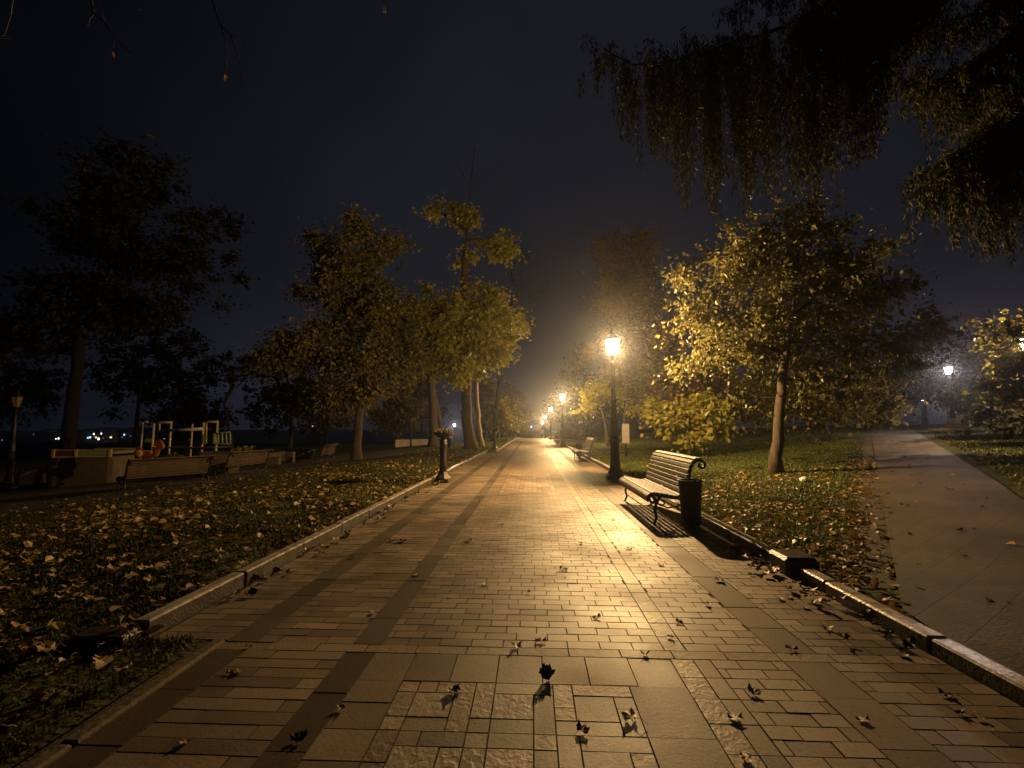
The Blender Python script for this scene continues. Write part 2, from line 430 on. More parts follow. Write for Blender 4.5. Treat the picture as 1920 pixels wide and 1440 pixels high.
def brick_sheet(name, c1, c2, mortar, scale, bw, bh, rot=0.0, rough=0.55, msize=0.012, bump=0.3, var=(.62, 1.15)):
    m, nt, out = new_mat(name)
    L = nt.links.new
    tc = nt.nodes.new('ShaderNodeTexCoord')
    mp = nt.nodes.new('ShaderNodeMapping'); mp.inputs['Rotation'].default_value = (0, 0, rot); L(tc.outputs['Object'], mp.inputs[0])
    bt = nt.nodes.new('ShaderNodeTexBrick'); L(mp.outputs[0], bt.inputs['Vector'])
    bt.inputs['Color1'].default_value = (*c1, 1); bt.inputs['Color2'].default_value = (*c2, 1); bt.inputs['Mortar'].default_value = (*mortar, 1)
    bt.inputs['Scale'].default_value = scale; bt.inputs['Brick Width'].default_value = bw; bt.inputs['Row Height'].default_value = bh
    bt.inputs['Mortar Size'].default_value = msize; bt.inputs['Mortar Smooth'].default_value = 0.3
    nz = nt.nodes.new('ShaderNodeTexNoise'); nz.inputs['Scale'].default_value = 0.9; nz.inputs['Detail'].default_value = 8; L(tc.outputs['Object'], nz.inputs['Vector'])
    mr = nt.nodes.new('ShaderNodeMapRange'); mr.inputs[1].default_value = 0.3; mr.inputs[2].default_value = 0.7; mr.inputs[3].default_value = var[0]; mr.inputs[4].default_value = var[1]; L(nz.outputs['Fac'], mr.inputs[0])
    nf = nt.nodes.new('ShaderNodeTexNoise'); nf.inputs['Scale'].default_value = 45; nf.inputs['Detail'].default_value = 5; L(tc.outputs['Object'], nf.inputs['Vector'])
    mf = nt.nodes.new('ShaderNodeMapRange'); mf.inputs[1].default_value = 0.3; mf.inputs[2].default_value = 0.7; mf.inputs[3].default_value = 0.75; mf.inputs[4].default_value = 1.15; L(nf.outputs['Fac'], mf.inputs[0])
    mu = nt.nodes.new('ShaderNodeMath'); mu.operation = 'MULTIPLY'; L(mr.outputs[0], mu.inputs[0]); L(mf.outputs[0], mu.inputs[1])
    sc = nt.nodes.new('ShaderNodeVectorMath'); sc.operation = 'SCALE'; L(bt.outputs['Color'], sc.inputs[0]); L(mu.outputs[0], sc.inputs['Scale'])
    b = nt.nodes.new('ShaderNodeBsdfPrincipled'); L(b.outputs[0], out.inputs[0]); L(sc.outputs[0], b.inputs['Base Color']); b.inputs['Roughness'].default_value = rough
    ad = nt.nodes.new('ShaderNodeMath'); ad.operation = 'MULTIPLY_ADD'; L(bt.outputs['Fac'], ad.inputs[0]); ad.inputs[1].default_value = -0.7; L(nf.outputs['Fac'], ad.inputs[2])
    bp = nt.nodes.new('ShaderNodeBump'); bp.inputs['Strength'].default_value = bump; bp.inputs['Distance'].default_value = 0.01
    L(ad.outputs[0], bp.inputs['Height']); L(bp.outputs[0], b.inputs['Normal'])
    return m
M['far_paver'] = brick_sheet('far_pavers', (0.17, 0.13, 0.095), (0.23, 0.18, 0.135), (0.05, 0.04, 0.03), 1.0, 0.2, 0.1, 0, 0.55, 0.006)
M['side_paver'] = brick_sheet('side_path_slabs', (0.068, 0.047, 0.024), (0.088, 0.062, 0.032), (0.052, 0.037, 0.020), 1.0, 0.6, 0.3, math.radians(-36), 0.75, 0.005, 0.6, (.45, 1.25))
M['joint'] = surf('joint_sand', [(0.028, 0.020, 0.014), (0.075, 0.056, 0.040)], 6, 0.95, 0.5, 60)

def lawn_mat():
    m, nt, out = new_mat('lawn_ground')
    L = nt.links.new
    tc = nt.nodes.new('ShaderNodeTexCoord')
    n1 = nt.nodes.new('ShaderNodeTexNoise'); n1.inputs['Scale'].default_value = 0.7; n1.inputs['Detail'].default_value = 8; L(tc.outputs['Object'], n1.inputs['Vector'])
    n2 = nt.nodes.new('ShaderNodeTexNoise'); n2.inputs['Scale'].default_value = 24; n2.inputs['Detail'].default_value = 6; L(tc.outputs['Object'], n2.inputs['Vector'])
    ad = nt.nodes.new('ShaderNodeMath'); ad.operation = 'ADD'; L(n1.outputs['Fac'], ad.inputs[0]); L(n2.outputs['Fac'], ad.inputs[1])
    mr = nt.nodes.new('ShaderNodeMapRange'); mr.inputs[1].default_value = 0.7; mr.inputs[2].default_value = 1.35; L(ad.outputs[0], mr.inputs[0])
    c = ramp(nt, mr.outputs[0], [(0.030, 0.022, 0.012), (0.045, 0.045, 0.013), (0.072, 0.082, 0.018), (0.088, 0.085, 0.024)])
    b = nt.nodes.new('ShaderNodeBsdfPrincipled'); L(b.outputs[0], out.inputs[0]); L(c, b.inputs['Base Color']); b.inputs['Roughness'].default_value = 0.95
    b.inputs['Specular IOR Level'].default_value = 0.15
    bp = nt.nodes.new('ShaderNodeBump'); bp.inputs['Strength'].default_value = 0.9; bp.inputs['Distance'].default_value = 0.05
    L(n2.outputs['Fac'], bp.inputs['Height']); L(bp.outputs[0], b.inputs['Normal'])
    return m
M['lawn'] = lawn_mat()

# ------------------------------------------------------------------ ground, one sheet to the horizon
PL, PR = -2.45, 2.38          # inner faces of the kerbs
def build_ground():
    xs = np.unique(np.concatenate([np.linspace(-3, 3, 13), [-2.56, -2.55, 2.49, 2.50], np.arange(-40, -3, 1.0), np.arange(4, 44, 1.0),
                                   np.arange(-160, -40, 6.0), np.arange(44, 200, 12.0), [-3000, -1500, -800, -500, -300, -220, 260, 400, 800, 1500, 3000]]))
    ys = np.unique(np.concatenate([np.arange(-12, 50, 1.0), np.arange(50, 140, 3.0), np.arange(140, 420, 14.0), [-200, -60, -30, 500, 700, 1000, 1600, 2600, 4000]]))
    X, Y = np.meshgrid(xs, ys)
    Z = land_z(X, Y) + 0.05
    inside = (X > -2.555) & (X < 2.495)
    Z = np.where(inside, base_z(Y) - 0.09, Z)
    v = np.stack([X, Y, Z], -1).reshape(-1, 3)
    nx, ny = len(xs), len(ys)
    i, j = np.meshgrid(np.arange(nx - 1), np.arange(ny - 1))
    a = (j * nx + i).ravel()
    q = np.stack([a, a + 1, a + nx + 1, a + nx], 1)
    o = np_mesh('ground', v, q, M['lawn'], smooth_=True)
    return tag(o, kind='structure')
build_ground()

# ------------------------------------------------------------------ main avenue: every paver is modelled
B = []        # (x0,x1,y0,y1,shade,rough,dark)
PR_ = random.Random(11)
def put(x0, x1, y0, y1, rough=0.0, dark=0.0, s=None):
    if x1 - x0 < 0.025 or y1 - y0 < 0.025: return
    B.append((x0, x1, y0, y1, PR_.random() if s is None else s, rough, dark))
def field(x0, x1, y0, y1, w=0.2, h=0.1):
    n = max(1, round((y1 - y0) / h)); hh = (y1 - y0) / n
    off0 = PR_.random() * w
    for r in range(n):
        x = x0 - ((off0 + (r % 2) * w * 0.5 + PR_.uniform(-.02, .02)) % w)
        while x < x1 - 1e-6:
            a, b = max(x, x0), min(x + w, x1)
            if b - a < 0.045 and b < x1: pass
            put(a, b, y0 + r * hh, y0 + (r + 1) * hh, 0.25 if PR_.random() < .12 else 0.08)
            x += w
def runner(x0, x1, y0, y1, ln, rough, dark):
    n = max(1, round((y1 - y0) / ln)); l = (y1 - y0) / n
    for k in range(n): put(x0, x1, y0 + k * l, y0 + (k + 1) * l, rough, dark)
def crossrow(x0, x1, y0, y1, ln, rough, dark):
    n = max(1, round((x1 - x0) / ln)); l = (x1 - x0) / n
    for k in range(n): put(x0 + k * l, x0 + (k + 1) * l, y0, y1, rough, dark)
def pinwheel(x, y):
    r = lambda: 1.0 if PR_.random() < 0.55 else 0.15
    def brick(a, b, c, d):
        if PR_.random() < 0.5:
            put(a, b, c, d, r())
        elif b - a > d - c:
            k = a + 0.1 if PR_.random() < .5 else a + 0.2
            put(a, k, c, d, r()); put(k, b, c, d, r())
        else:
            k = c + 0.1 if PR_.random() < .5 else c + 0.2
            put(a, b, c, k, r()); put(a, b, k, d, r())
    put(x + .1, x + .3, y + .1, y + .3, r())
    brick(x, x + .3, y, y + .1); brick(x + .3, x + .4, y, y + .3)
    brick(x + .1, x + .4, y + .3, y + .4); brick(x, x + .1, y + .1, y + .4)
NEAR_END = 46.0
sections = [('S', -2.05, 2.87), ('P', 2.97, 9.35), ('S', 9.45, 14.1), ('P', 14.2, 20.5), ('S', 20.6, 25.15), ('P', 25.25, 31.6), ('S', 31.7, 36.35), ('P', 36.45, 42.8), ('P', 42.9, NEAR_END)]
def has_bay(y): return 2.9 <= y < 25.2
prev = None
for kind, y0, y1 in sections:
    y0c = max(y0, 0.3) if kind == 'S' and y0 < 0 else y0
    runner(-1.95, -1.75, y0c, y1, 0.4, 0.1, 0.8)
    field(-1.75, -1.13, y0c, y1, 0.62 if kind == 'S' else 0.31, 0.1)
    runner(-1.13, -0.95, y0c, y1, 0.4, 0.1, 0.75)
    runner(0.80, 0.93, y0c, y1, 0.2, 1.0, 0.0)
    if kind == 'S':
        # framed basket pattern beside the rough strip
        runner(0.93, 1.03, y0c, y1, 0.2, 0.1, 0.1)
        field(1.03, 1.45, y0c, y1)
        n = max(1, int((y1 - y0c - 0.5) / 0.4)); ys = y1 - 0.3 - n * 0.4
        crossrow(-0.95, 0.80, y1 - 0.3, y1, 0.25, 0.05, 0.1)
        crossrow(-0.95, 0.80, y0c, ys, 0.25, 0.05, 0.1)
        for k in range(n):
            yk = ys + k * 0.4
            put(-0.95, -0.70, yk, yk + 0.2, 0.1, 0.1); put(-0.95, -0.70, yk + 0.2, yk + 0.4, 0.1, 0.1)
            put(0.50, 0.80, yk, yk + 0.4, 0.1, 0.15)
            for q in range(3): pinwheel(-0.70 + q * 0.4, yk)
    else:
        field(-0.95, 0.80, y0c, y1)
        field(0.93, 1.45, y0c, y1)
    runner(1.45, 1.70, y0c, y1, 0.35, 0.1, 0.36)
    field(1.70, PR - 0.005, y0c, y1, 0.2 if kind == 'P' else 0.24)
    # cross band at the far end of each section
    if y1 < NEAR_END:
        crossrow(-1.95, PR - 0.005, y1, y1 + 0.1, 0.3, 0.7, 0.15)
yb = 2.99
field(PL + 0.005, -1.95, yb, 25.2, 0.25)
def build_pavers():
    A = np.array(B)
    n = len(A)
    g = 0.0014; c = 0.0022
    x0, x1, y0, y1 = A[:, 0] + g, A[:, 1] - g, A[:, 2] + g, A[:, 3] - g
    r = np.random.default_rng(5)
    dz = r.normal(0, 0.0010, n); tx = r.normal(0, 0.0035, n); ty = r.normal(0, 0.0045, n)
    xc, yc = (x0 + x1) / 2, (y0 + y1) / 2
    top = []
    low = []
    for sx, sy in ((0, 0), (1, 0), (1, 1), (0, 1)):
        xx = np.where(sx, x1, x0); yy = np.where(sy, y1, y0)
        xi = xx + (c if not sx else -c); yi = yy + (c if not sy else -c)
        zt = dz + tx * (xi - xc) + ty * (yi - yc) + base_z(yi)
        top.append(np.stack([xi, yi, zt], 1)); low.append(np.stack([xx, yy, zt - 0.0028], 1))
    v = np.stack(top + low, 1).reshape(-1, 3)
    f = np.array([(0, 1, 2, 3), (4, 5, 1, 0), (5, 6, 2, 1), (6, 7, 3, 2), (7, 4, 0, 3)])
    q = (np.arange(n)[:, None, None] * 8 + f[None]).reshape(-1, 4)
    at = np.zeros((n, 8, 4)); at[..., 0] = A[:, 4, None]; at[..., 1] = A[:, 5, None]; at[..., 2] = A[:, 6, None]; at[..., 3] = 1
    v = np.concatenate([v]); at = at.reshape(-1, 4)
    mi = np.tile([0, 2, 2, 2, 2], n)
    # plain sheet beyond, where single pavers are far below a pixel
    ys = np.concatenate([[NEAR_END], np.arange(48, 130, 2.0)])
    vs = []
    for y in ys:
        vs += [(-1.95, y, base_z(y) - 0.001), (PR - 0.005, y, base_z(y) - 0.001)]
    b = len(v)
    qs = np.array([(b + 2 * i, b + 2 * i + 1, b + 2 * i + 3, b + 2 * i + 2) for i in range(len(ys) - 1)])
    v = np.concatenate([v, np.array(vs)]); q = np.concatenate([q, qs]); mi = np.concatenate([mi, np.ones(len(qs), int)])
    at = np.concatenate([at, np.full((len(vs), 4), 0.5)])
    o = np_mesh('main_path', v, q, None, attr=at, mi=mi, mats=[M['paver'], M['far_paver'], M['joint']])
    tag(o, kind='structure')
build_pavers()
mb = MB()
ys = [-2.0, 10, 20, 30, 46.2]
for a, b in zip(ys[:-1], ys[1:]):
    mb.add([(-2.45, a, -0.0058), (PR, a, -0.0058), (PR, b, -0.0058), (-2.45, b, -0.0058)], [(0, 1, 2, 3)])
tag(mb.build('path_bed', M['joint']), kind='structure')

# lawn that comes up to the path where there is no bay
mb = MB()
def lawn_strip(y0, y1, x0=-2.7, x1=-2.03):
    n = max(1, int((y1 - y0) / 1.0))
    for i in range(n):
        a = y0 + (y1 - y0) * i / n; b = y0 + (y1 - y0) * (i + 1) / n
        mb.add([(x0, a, float(base_z(a)) + 0.054), (x1, a, float(base_z(a)) + 0.035), (x1, b, float(base_z(b)) + 0.035), (x0, b, float(base_z(b)) + 0.054)], [(0, 1, 2, 3)])
lawn_strip(-4, 2.90); lawn_strip(25.35, 110)
tag(mb.build('lawn', M['lawn']), kind='structure')

# ------------------------------------------------------------------ kerbs
def kerb(name, x0, x1, y0, y1, z0, z1, ln=1.0, bev=0.012, pale=True):
    m_ = MB(); y = y0; r = random.Random(int(abs(x0 * 100) + y0 * 7))
    while y < y1 - 0.05:
        e = min(y + ln, y1)
        dz = r.uniform(-.006, .006); dx = r.uniform(-.006, .006)
        b = float(base_z((y + e) / 2))
        m_.box(x0 + dx, x1 + dx, y + 0.003, e - 0.003, z0 + b, z1 + b + dz, bevel=bev)
        y = e
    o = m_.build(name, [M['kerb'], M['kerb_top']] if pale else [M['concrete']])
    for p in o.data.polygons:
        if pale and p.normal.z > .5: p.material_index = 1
    return tag(o, kind='structure')
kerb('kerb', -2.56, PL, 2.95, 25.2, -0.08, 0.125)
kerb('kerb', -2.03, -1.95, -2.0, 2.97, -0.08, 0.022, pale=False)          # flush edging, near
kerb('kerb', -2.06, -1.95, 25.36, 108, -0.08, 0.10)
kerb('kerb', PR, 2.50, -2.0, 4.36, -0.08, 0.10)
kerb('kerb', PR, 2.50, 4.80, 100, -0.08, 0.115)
mb = MB(); mb.box(-2.56, -2.06, 25.22, 25.34, -0.08, 0.11, bevel=0.012)
tag(mb.build('kerb', M['kerb']), kind='structure')
mb = MB(); mb.box(-2.80, -2.46, 2.76, 2.93, -0.08, 0.10, bevel=0.02, M=None)
tag(mb.build('kerb', M['kerb']), kind='structure')
# squat stone that ends the kerb by the side path
t = MB()
t.box(2.31, 2.62, 4.42, 4.78, -0.06, 0.165, bevel=0.03)
o = t.build('kerb_stone', M['kerb'])
tag(o, 'squat dark stone block ending the kerb between bench and side path', 'stone block')

# ------------------------------------------------------------------ side path to the right and dirt walk to the left
def build_side_path():
    v = []; q = []; nc = 8
    ys = np.concatenate([np.arange(-3, 12, 0.5), np.arange(12, 47, 1.5)])
    for y in ys:
        xl = max(2.503, 2.68 + 0.705 * (y - 3.6)); xr = max(7.45 + (0.765 if y < 9 else 0.735) * (y - 7.49) + (0.045 if y >= 9 else 0), 2.6)
        for k in range(nc + 1):
            x = xl + (xr - xl) * k / nc
            v.append((x, y, float(land_z(x, y)) + 0.075))
    for i in range(len(ys) - 1):
        for k in range(nc):
            a = i * (nc + 1) + k
            q.append((a, a + 1, a + nc + 2, a + nc + 1))
    o = np_mesh('side_path', np.array(v), np.array(q), M['side_paver'])
    tag(o, kind='structure')
build_side_path()
def strip(name, P, Q, mat, dz, n=10):
    m_ = MB()
    def along(L, t):
        s = t * (len(L) - 1); i = min(int(s), len(L) - 2); return L[i].lerp(L[i + 1], s - i)
    N = 24
    idx = []
    for i in range(N + 1):
        a, b = along(P, i / N), along(Q, i / N)
        row = []
        for k in range(n + 1):
            p = a.lerp(b, k / n); row.append((p.x, p.y, lawn_z(p.x, p.y) + dz))
        idx.append(row)
    v = [p for r in idx for p in r]; f = []
    for i in range(N):
        for k in range(n):
            a = i * (n + 1) + k; f.append((a, a + 1, a + n + 2, a + n + 1))
    m_.add(v, f, 0, True)
    return tag(m_.build(name, mat), kind='structure')
H = lambda x, y: hit(x, y)
strip('dirt_path', [H(-260, 1010), H(0, 968), H(240, 932), H(420, 905), H(560, 880), H(660, 866), H(760, 852)],
      [H(-260, 948), H(0, 930), H(200, 906), H(380, 888), H(520, 868), H(640, 853), H(760, 842)], M['dirt'], 0.016)
# bare soil edge beside the side path
strip('soil_edge', [Vector((2.68 + 0.705 * (y - 3.6) - 0.40, y, 0)) for y in (3.98, 10, 20, 32)],
      [Vector((2.68 + 0.705 * (y - 3.6) + 0.02, y, 0)) for y in (3.98, 10, 20, 32)], M['soil'], 0.007, 3)

# ------------------------------------------------------------------ street lamps
def make_lamp(label, glass, loc, bulb=None, group='old-fashioned park lamps'):
    t = thing('street_lamp', label, 'street lamp', loc, 0, group)
    I = M['iron']
    b = MB()
    b.box(-.215, .215, -.215, .215, -0.15, .115, bevel=.02)
    b.box(-.18, .18, -.18, .18, .115, .15, bevel=.012)
    b.lathe([(.205, .15), (.19, .18), (.155, .25), (.14, .32), (.145, .34)], 8, phase=.5, smooth_=False)
    b.build('base', I, t)
    p = MB()
    p.lathe([(.138, .34), (.128, .55), (.125, .96)], 8, phase=.5, smooth_=False)
    p.lathe([(.125, .96), (.150, .975), (.155, 1.0), (.150, 1.03), (.11, 1.05), (.104, 1.10)], 16)
    p.lathe([(.104, 1.10), (.098, 1.5), (.112, 1.52), (.116, 1.55), (.10, 1.58), (.088, 1.62), (.075, 2.05), (.092, 2.07), (.096, 2.10), (.074, 2.13), (.062, 2.2),
             (.055, 2.9), (.052, 3.08), (.075, 3.10), (.078, 3.13), (.05, 3.16), (.045, 3.24), (.09, 3.28), (.105, 3.31)], 16)
    for k in range(6):
        a = 2 * PI * k / 6
        p.tube([(.07 * math.cos(a), .07 * math.sin(a), 1.08), (.105 * math.cos(a), .105 * math.sin(a), 1.3), (.094 * math.cos(a), .094 * math.sin(a), 1.5)], .008, 5)
    p.build('post', I, t)
    f = MB()
    f.lathe([(.105, 3.31), (.125, 3.325), (.125, 3.34)], 6, smooth_=False)
    for k in range(6):
        a = 2 * PI * k / 6; a2 = 2 * PI * (k + 1) / 6
        f.tube([(.112 * math.cos(a), .112 * math.sin(a), 3.335), (.20 * math.cos(a), .20 * math.sin(a), 3.735)], .009, 5)
        f.tube([(.203 * math.cos(a), .203 * math.sin(a), 3.74), (.203 * math.cos(a2), .203 * math.sin(a2), 3.74)], .012, 5)
    # two curled brackets under the lantern
    for s in (-1, 1):
        pts = []
        for i in range(11):
            q = i / 10 * 1.6 * PI
            r = .05 * (1 - .045 * i)
            pts.append((s * (.06 + .045 + r * math.cos(q + PI)), 0, 3.20 + r * math.sin(q + PI)))
        f.tube(pts, .008, 5)
    f.build('lantern_frame', I, t)
    g = MB()
    v = []; q = []
    for k in range(6):
        a = 2 * PI * k / 6
        v += [(.107 * math.cos(a), .107 * math.sin(a), 3.342), (.192 * math.cos(a), .192 * math.sin(a), 3.732)]
    for k in range(6):
        a, c = 2 * k, 2 * ((k + 1) % 6); q.append((a, c, c + 1, a + 1))
    q.append((0, 10, 8, 6, 4, 2)); q.append((1, 3, 5, 7, 9, 11))
    g.add(v, q); g.build('lamp_glass', glass, t)
    if bulb:
        ld = bpy.data.lights.new('bulb', 'POINT')
        ld.color = BULB[bulb][0]; ld.energy = BULB[bulb][1]; ld.shadow_soft_size = .05
        lo = bpy.data.objects.new('bulb', ld); COL.objects.link(lo)
        lo.location = (0, 0, 3.51); lo.parent = t
    r = MB()
    r.lathe([(.225, 3.742), (.225, 3.757), (.15, 3.83), (.085, 3.89), (.075, 3.92)], 6, smooth_=False)
    r.lathe([(.02, 3.92), (.04, 3.95), (.015, 3.98), (.028, 4.01), (.004, 4.06)], 10)
    r.build('roof', I, t)
    return t
LX = 2.19
def gz(x, y): return float(base_z(y)) if -2.4 < x < 2.38 else lawn_z(x, y)
lamp = make_lamp('lit black lantern lamp beside the near slatted bench, largest glowing lamp', M['lamp_glass'], (LX, 12.45, 0), 'warm')
for i, (y, lab) in enumerate(((33.5, 'second lit lamp along the avenue kerb, beyond the litter bin and second bench'),
                              (55.5, 'third lit lamp along the avenue kerb, small and yellow-white'),
                              (78, 'fourth lit lamp along the avenue kerb, a small pinkish glow'),
                              (103, 'farthest lit lamp of the avenue row, lowest glow by the city lights'))):
    dup(lamp, (LX, y, float(base_z(y))), 0.2 * i, lab)
make_lamp('lit lamp at the right edge, past the side path, glowing through leaves', M['lamp_glass'], stand(1940, 17.0), 'weak')
lw = make_lamp('white lit lamp seen through leaves above the side path bench', M['lamp_glass_white'], stand(1788, 27.5), 'white')
dup(lw, stand(1779, 62), 0.3, 'low distant white lamp just above the side path bench')
p = at_y(852, 797, 75); dup(lw, (p.x, 75, p.z - 3.55), 0.1, 'small distant white lamp between the big trunks on the left')
lu = make_lamp('unlit lantern lamp on a pale stone footing at the left edge', M['lamp_glass_dull'], (0, 0, 0), None)
p = hit(15, 917); lu.location = (p.x, p.y, p.z + 0.02); lu.rotation_euler.z = .3
LEFT_LAMP = Vector(lu.location)
p = stand(771, 43); dup(lu, p, .2, 'thin unlit lamp post before the pale low wall, left of the trees', 0.72)
mb = MB(); q = lu.location
mb.box(q.x - .42, q.x + .36, q.y - .62, q.y - .24, q.z - .3, q.z + .30, bevel=.03)
tag(mb.build('stone_block', M['concrete']), 'pale squared stone block at the foot of the unlit left lamp', 'stone block')

# ------------------------------------------------------------------ slatted benches with iron scroll ends
PROF = [(.005, .335), (.0, .375), (.028, .412), (.082, .432), (.145, .430), (.208, .420), (.271, .408), (.334, .396), (.397, .388), (.455, .398)]
BACK = [(.500, .455), (.528, .520), (.548, .590), (.565, .662), (.582, .735), (.605, .805), (.640, .868), (.693, .912), (.752, .915)]
def slat_row(mb, prof, ln, w=.054, th=.024, mi=0):
    for i, (y, z) in enumerate(prof):
        a = prof[max(i - 1, 0)]; c = prof[min(i + 1, len(prof) - 1)]
        ang = math.atan2(c[1] - a[1], c[0] - a[0])
        Mx = Matrix.Translation((0, y, z)) @ Matrix.Rotation(ang, 4, 'X')
        mb.box(-ln / 2, ln / 2, -w / 2, w / 2, -th / 2, th / 2, bevel=.005, M=Mx)
def make_bench(label, loc, rz, wood, group='slatted park benches', ln=2.1):
    t = thing('park_bench', label, 'bench', loc, rz, group)
    s = MB(); slat_row(s, PROF, ln); s.build('seat', wood, t)
    s = MB(); slat_row(s, BACK, ln); s.build('backrest', wood, t)
    for sx in (-1, 1):
        x = sx * (ln / 2 - .03)
        f = MB()
        off = []
        P = PROF + BACK
        for i, (y, z) in enumerate(P):
            a = P[max(i - 1, 0)]; c = P[min(i + 1, len(P) - 1)]
            d = Vector((c[0] - a[0], c[1] - a[1])).normalized(); n = Vector((d.y, -d.x))
            off.append((x, y + n.x * .030, z + n.y * .030))
        # front roll and back scroll
        y0, z0 = off[0][1], off[0][2]
        fr = []
        for i in range(9):
            q = i / 8 * 1.5 * PI; r = .05 * (1 - .06 * i)
            fr.append((x, y0 + .05 - r * math.cos(q), z0 - r * math.sin(q)))
        ye, ze = off[-1][1], off[-1][2]
        sc_ = []
        for i in range(1, 14):
            q = i / 13 * 1.75 * PI; r = .062 * (1 - .045 * i)
            sc_.append((x, ye + .02 + r * math.sin(q), ze - .062 + r * math.cos(q)))
        f.tube(list(reversed(fr)) + off + sc_, .019, 7)
        f.build('side_frame', M['iron'], t)
        g = MB()
        g.tube([(x, .20, .40), (x, .13, .30), (x, .10, .19), (x, .125, .09), (x, .085, .0), (x, .04, -.03)], [.02, .022, .02, .019, .018, .02], 7)
        pts = []
        for i in range(10):
            q = i / 9 * 1.7 * PI; r = .055 * (1 - .05 * i)
            pts.append((x, .20 + r * math.cos(q + 2.6), .30 + r * math.sin(q + 2.6)))
        g.tube(pts, .012, 6)
        g.build('leg', M['iron'], t)
        g = MB()
        g.tube([(x, .46, .37), (x, .50, .26), (x, .53, .15), (x, .60, .06), (x, .645, -.03)], [.021, .02, .019, .018, .02], 7)
        g.tube([(x, .17, .28), (x, .28, .225), (x, .40, .24), (x, .50, .30)], .012, 6)
        g.build('leg', M['iron'], t)
    r = MB(); r.tube([(-ln / 2 + .03, .125, .12), (ln / 2 - .03, .125, .12)], .01, 6); r.tube([(-ln / 2 + .03, .53, .16), (ln / 2 - .03, .53, .16)], .01, 6)
    r.build('stretcher', M['iron'], t)
    return t
RB = -PI / 2          # faces the avenue from the right-hand side
bench = make_bench('near empty slatted bench with curled back, lit by the big lamp', (1.62, 7.72, 0.0), RB, M['slat'])
bench2 = dup(bench, (1.72, 19.2, 0), RB, 'second slatted bench along the avenue, side-on beyond the big lamp')
dup(bench, (1.72, 37.0, 0), RB, 'small far bench just past the second lamp, on the avenue kerb')
dup(bench, (1.72, 47.0, 0), RB, 'farthest tiny bench on the avenue kerb before the third lamp')
# side path benches, seat towards the path
ang = math.radians(-90 - 36.5)
p = hit(1768, 822); make_bench('bench beside the right-hand side path, its curled back catching light', (p.x, p.y, p.z), ang + .30, M['slat_lamplit'])
p = stand(1707, 40); dup(bench, p, ang, 'dim far bench where the side path ends in the dark', .9)
p = stand(1655, 44); dup(bench, p, -PI / 2 - 1.2, 'dim far bench under leaves at the end of the side path', .9)
# left benches seen from behind (they look towards the playground)
def left_bench(pa, pb, label, first=None):
    a, b = hit(*pa), hit(*pb)
    c = (a + b) / 2
    d = (b - a); rz = math.atan2(d.y, d.x)
    # local +y points from the seat to the back: towards the camera side, i.e. right of the line
    rz2 = rz + PI
    k = d.length / 2.0
    # solid plank back of the older benches
    t = first
    loc = Vector((c.x, c.y, c.z - .02)) - Matrix.Rotation(rz2, 3, 'Z') @ Vector((0, .6, 0))
    return loc, rz2, k
loc, rz, k = left_bench((270, 924), (364, 912), '')
ob = make_bench('brown bench seen from behind, nearest on the left below the play horse', loc, rz, M['slat_old'], 'old brown benches seen from behind')
loc, rz, k = left_bench((428, 897), (500, 886), ''); dup(ob, loc, rz, 'second brown bench from behind, right of the orange flowers')
loc, rz, k = left_bench((590, 872), (640, 862), ''); dup(ob, loc, rz, 'farthest brown bench from behind, beside the broad brown tree trunk')
p = hit(60, 905); dup(ob, (p.x - .2, p.y + .9, p.z), rz + .2, 'dark bench by the low wall between unlit lamp and round bin')

# ------------------------------------------------------------------ litter bins
def make_bin(label, loc, s=1.0, group='black litter bins'):
    t = thing('litter_bin', label, 'litter bin', loc, 0, group)
    b = MB(); b.lathe([(.118, .05), (.122, .07), (.150, .60), (.158, .625), (.158, .645), (.145, .645), (.140, .60), (.11, .12), (.0, .11)], 24, caps=False)
    b.lathe([(.118, .05), (.0, .05)], 24, caps=False)
    b.build('body', M['bin'], t)
    r = MB(); r.lathe([(.160, .56), (.164, .565), (.164, .58), (.160, .585)], 24, caps=False); r.build('band', M['iron'], t)
    r = MB(); r.lathe([(.128, .12), (.133, .125), (.134, .145), (.131, .15)], 24, caps=False); r.build('band', M['iron'], t)
    f = MB(); f.lathe([(.10, -.02), (.10, .012), (.05, .02), (.04, .05)], 16); f.build('foot', M['iron'], t)
    if s != 1.0: t.scale = (s, s, s)
    return t
bn = make_bin('black round litter bin at the end of the near bench', (2.14, 6.45, 0.0))
dup(bn, (2.13, 21.3, 0), 0, 'black litter bin behind the second avenue bench')
dup(bn, (2.13, 39.0, 0), 0, 'tiny dark litter bin beside the small far bench')
p = hit(843, 841); dup(bn, p, 0, 'dark litter bin on the lawn behind the near flower post')
p = hit(97, 916); dup(bn, (p.x, p.y, p.z), 0, 'dark round bin by the low wall near the unlit left lamp', 1.35)

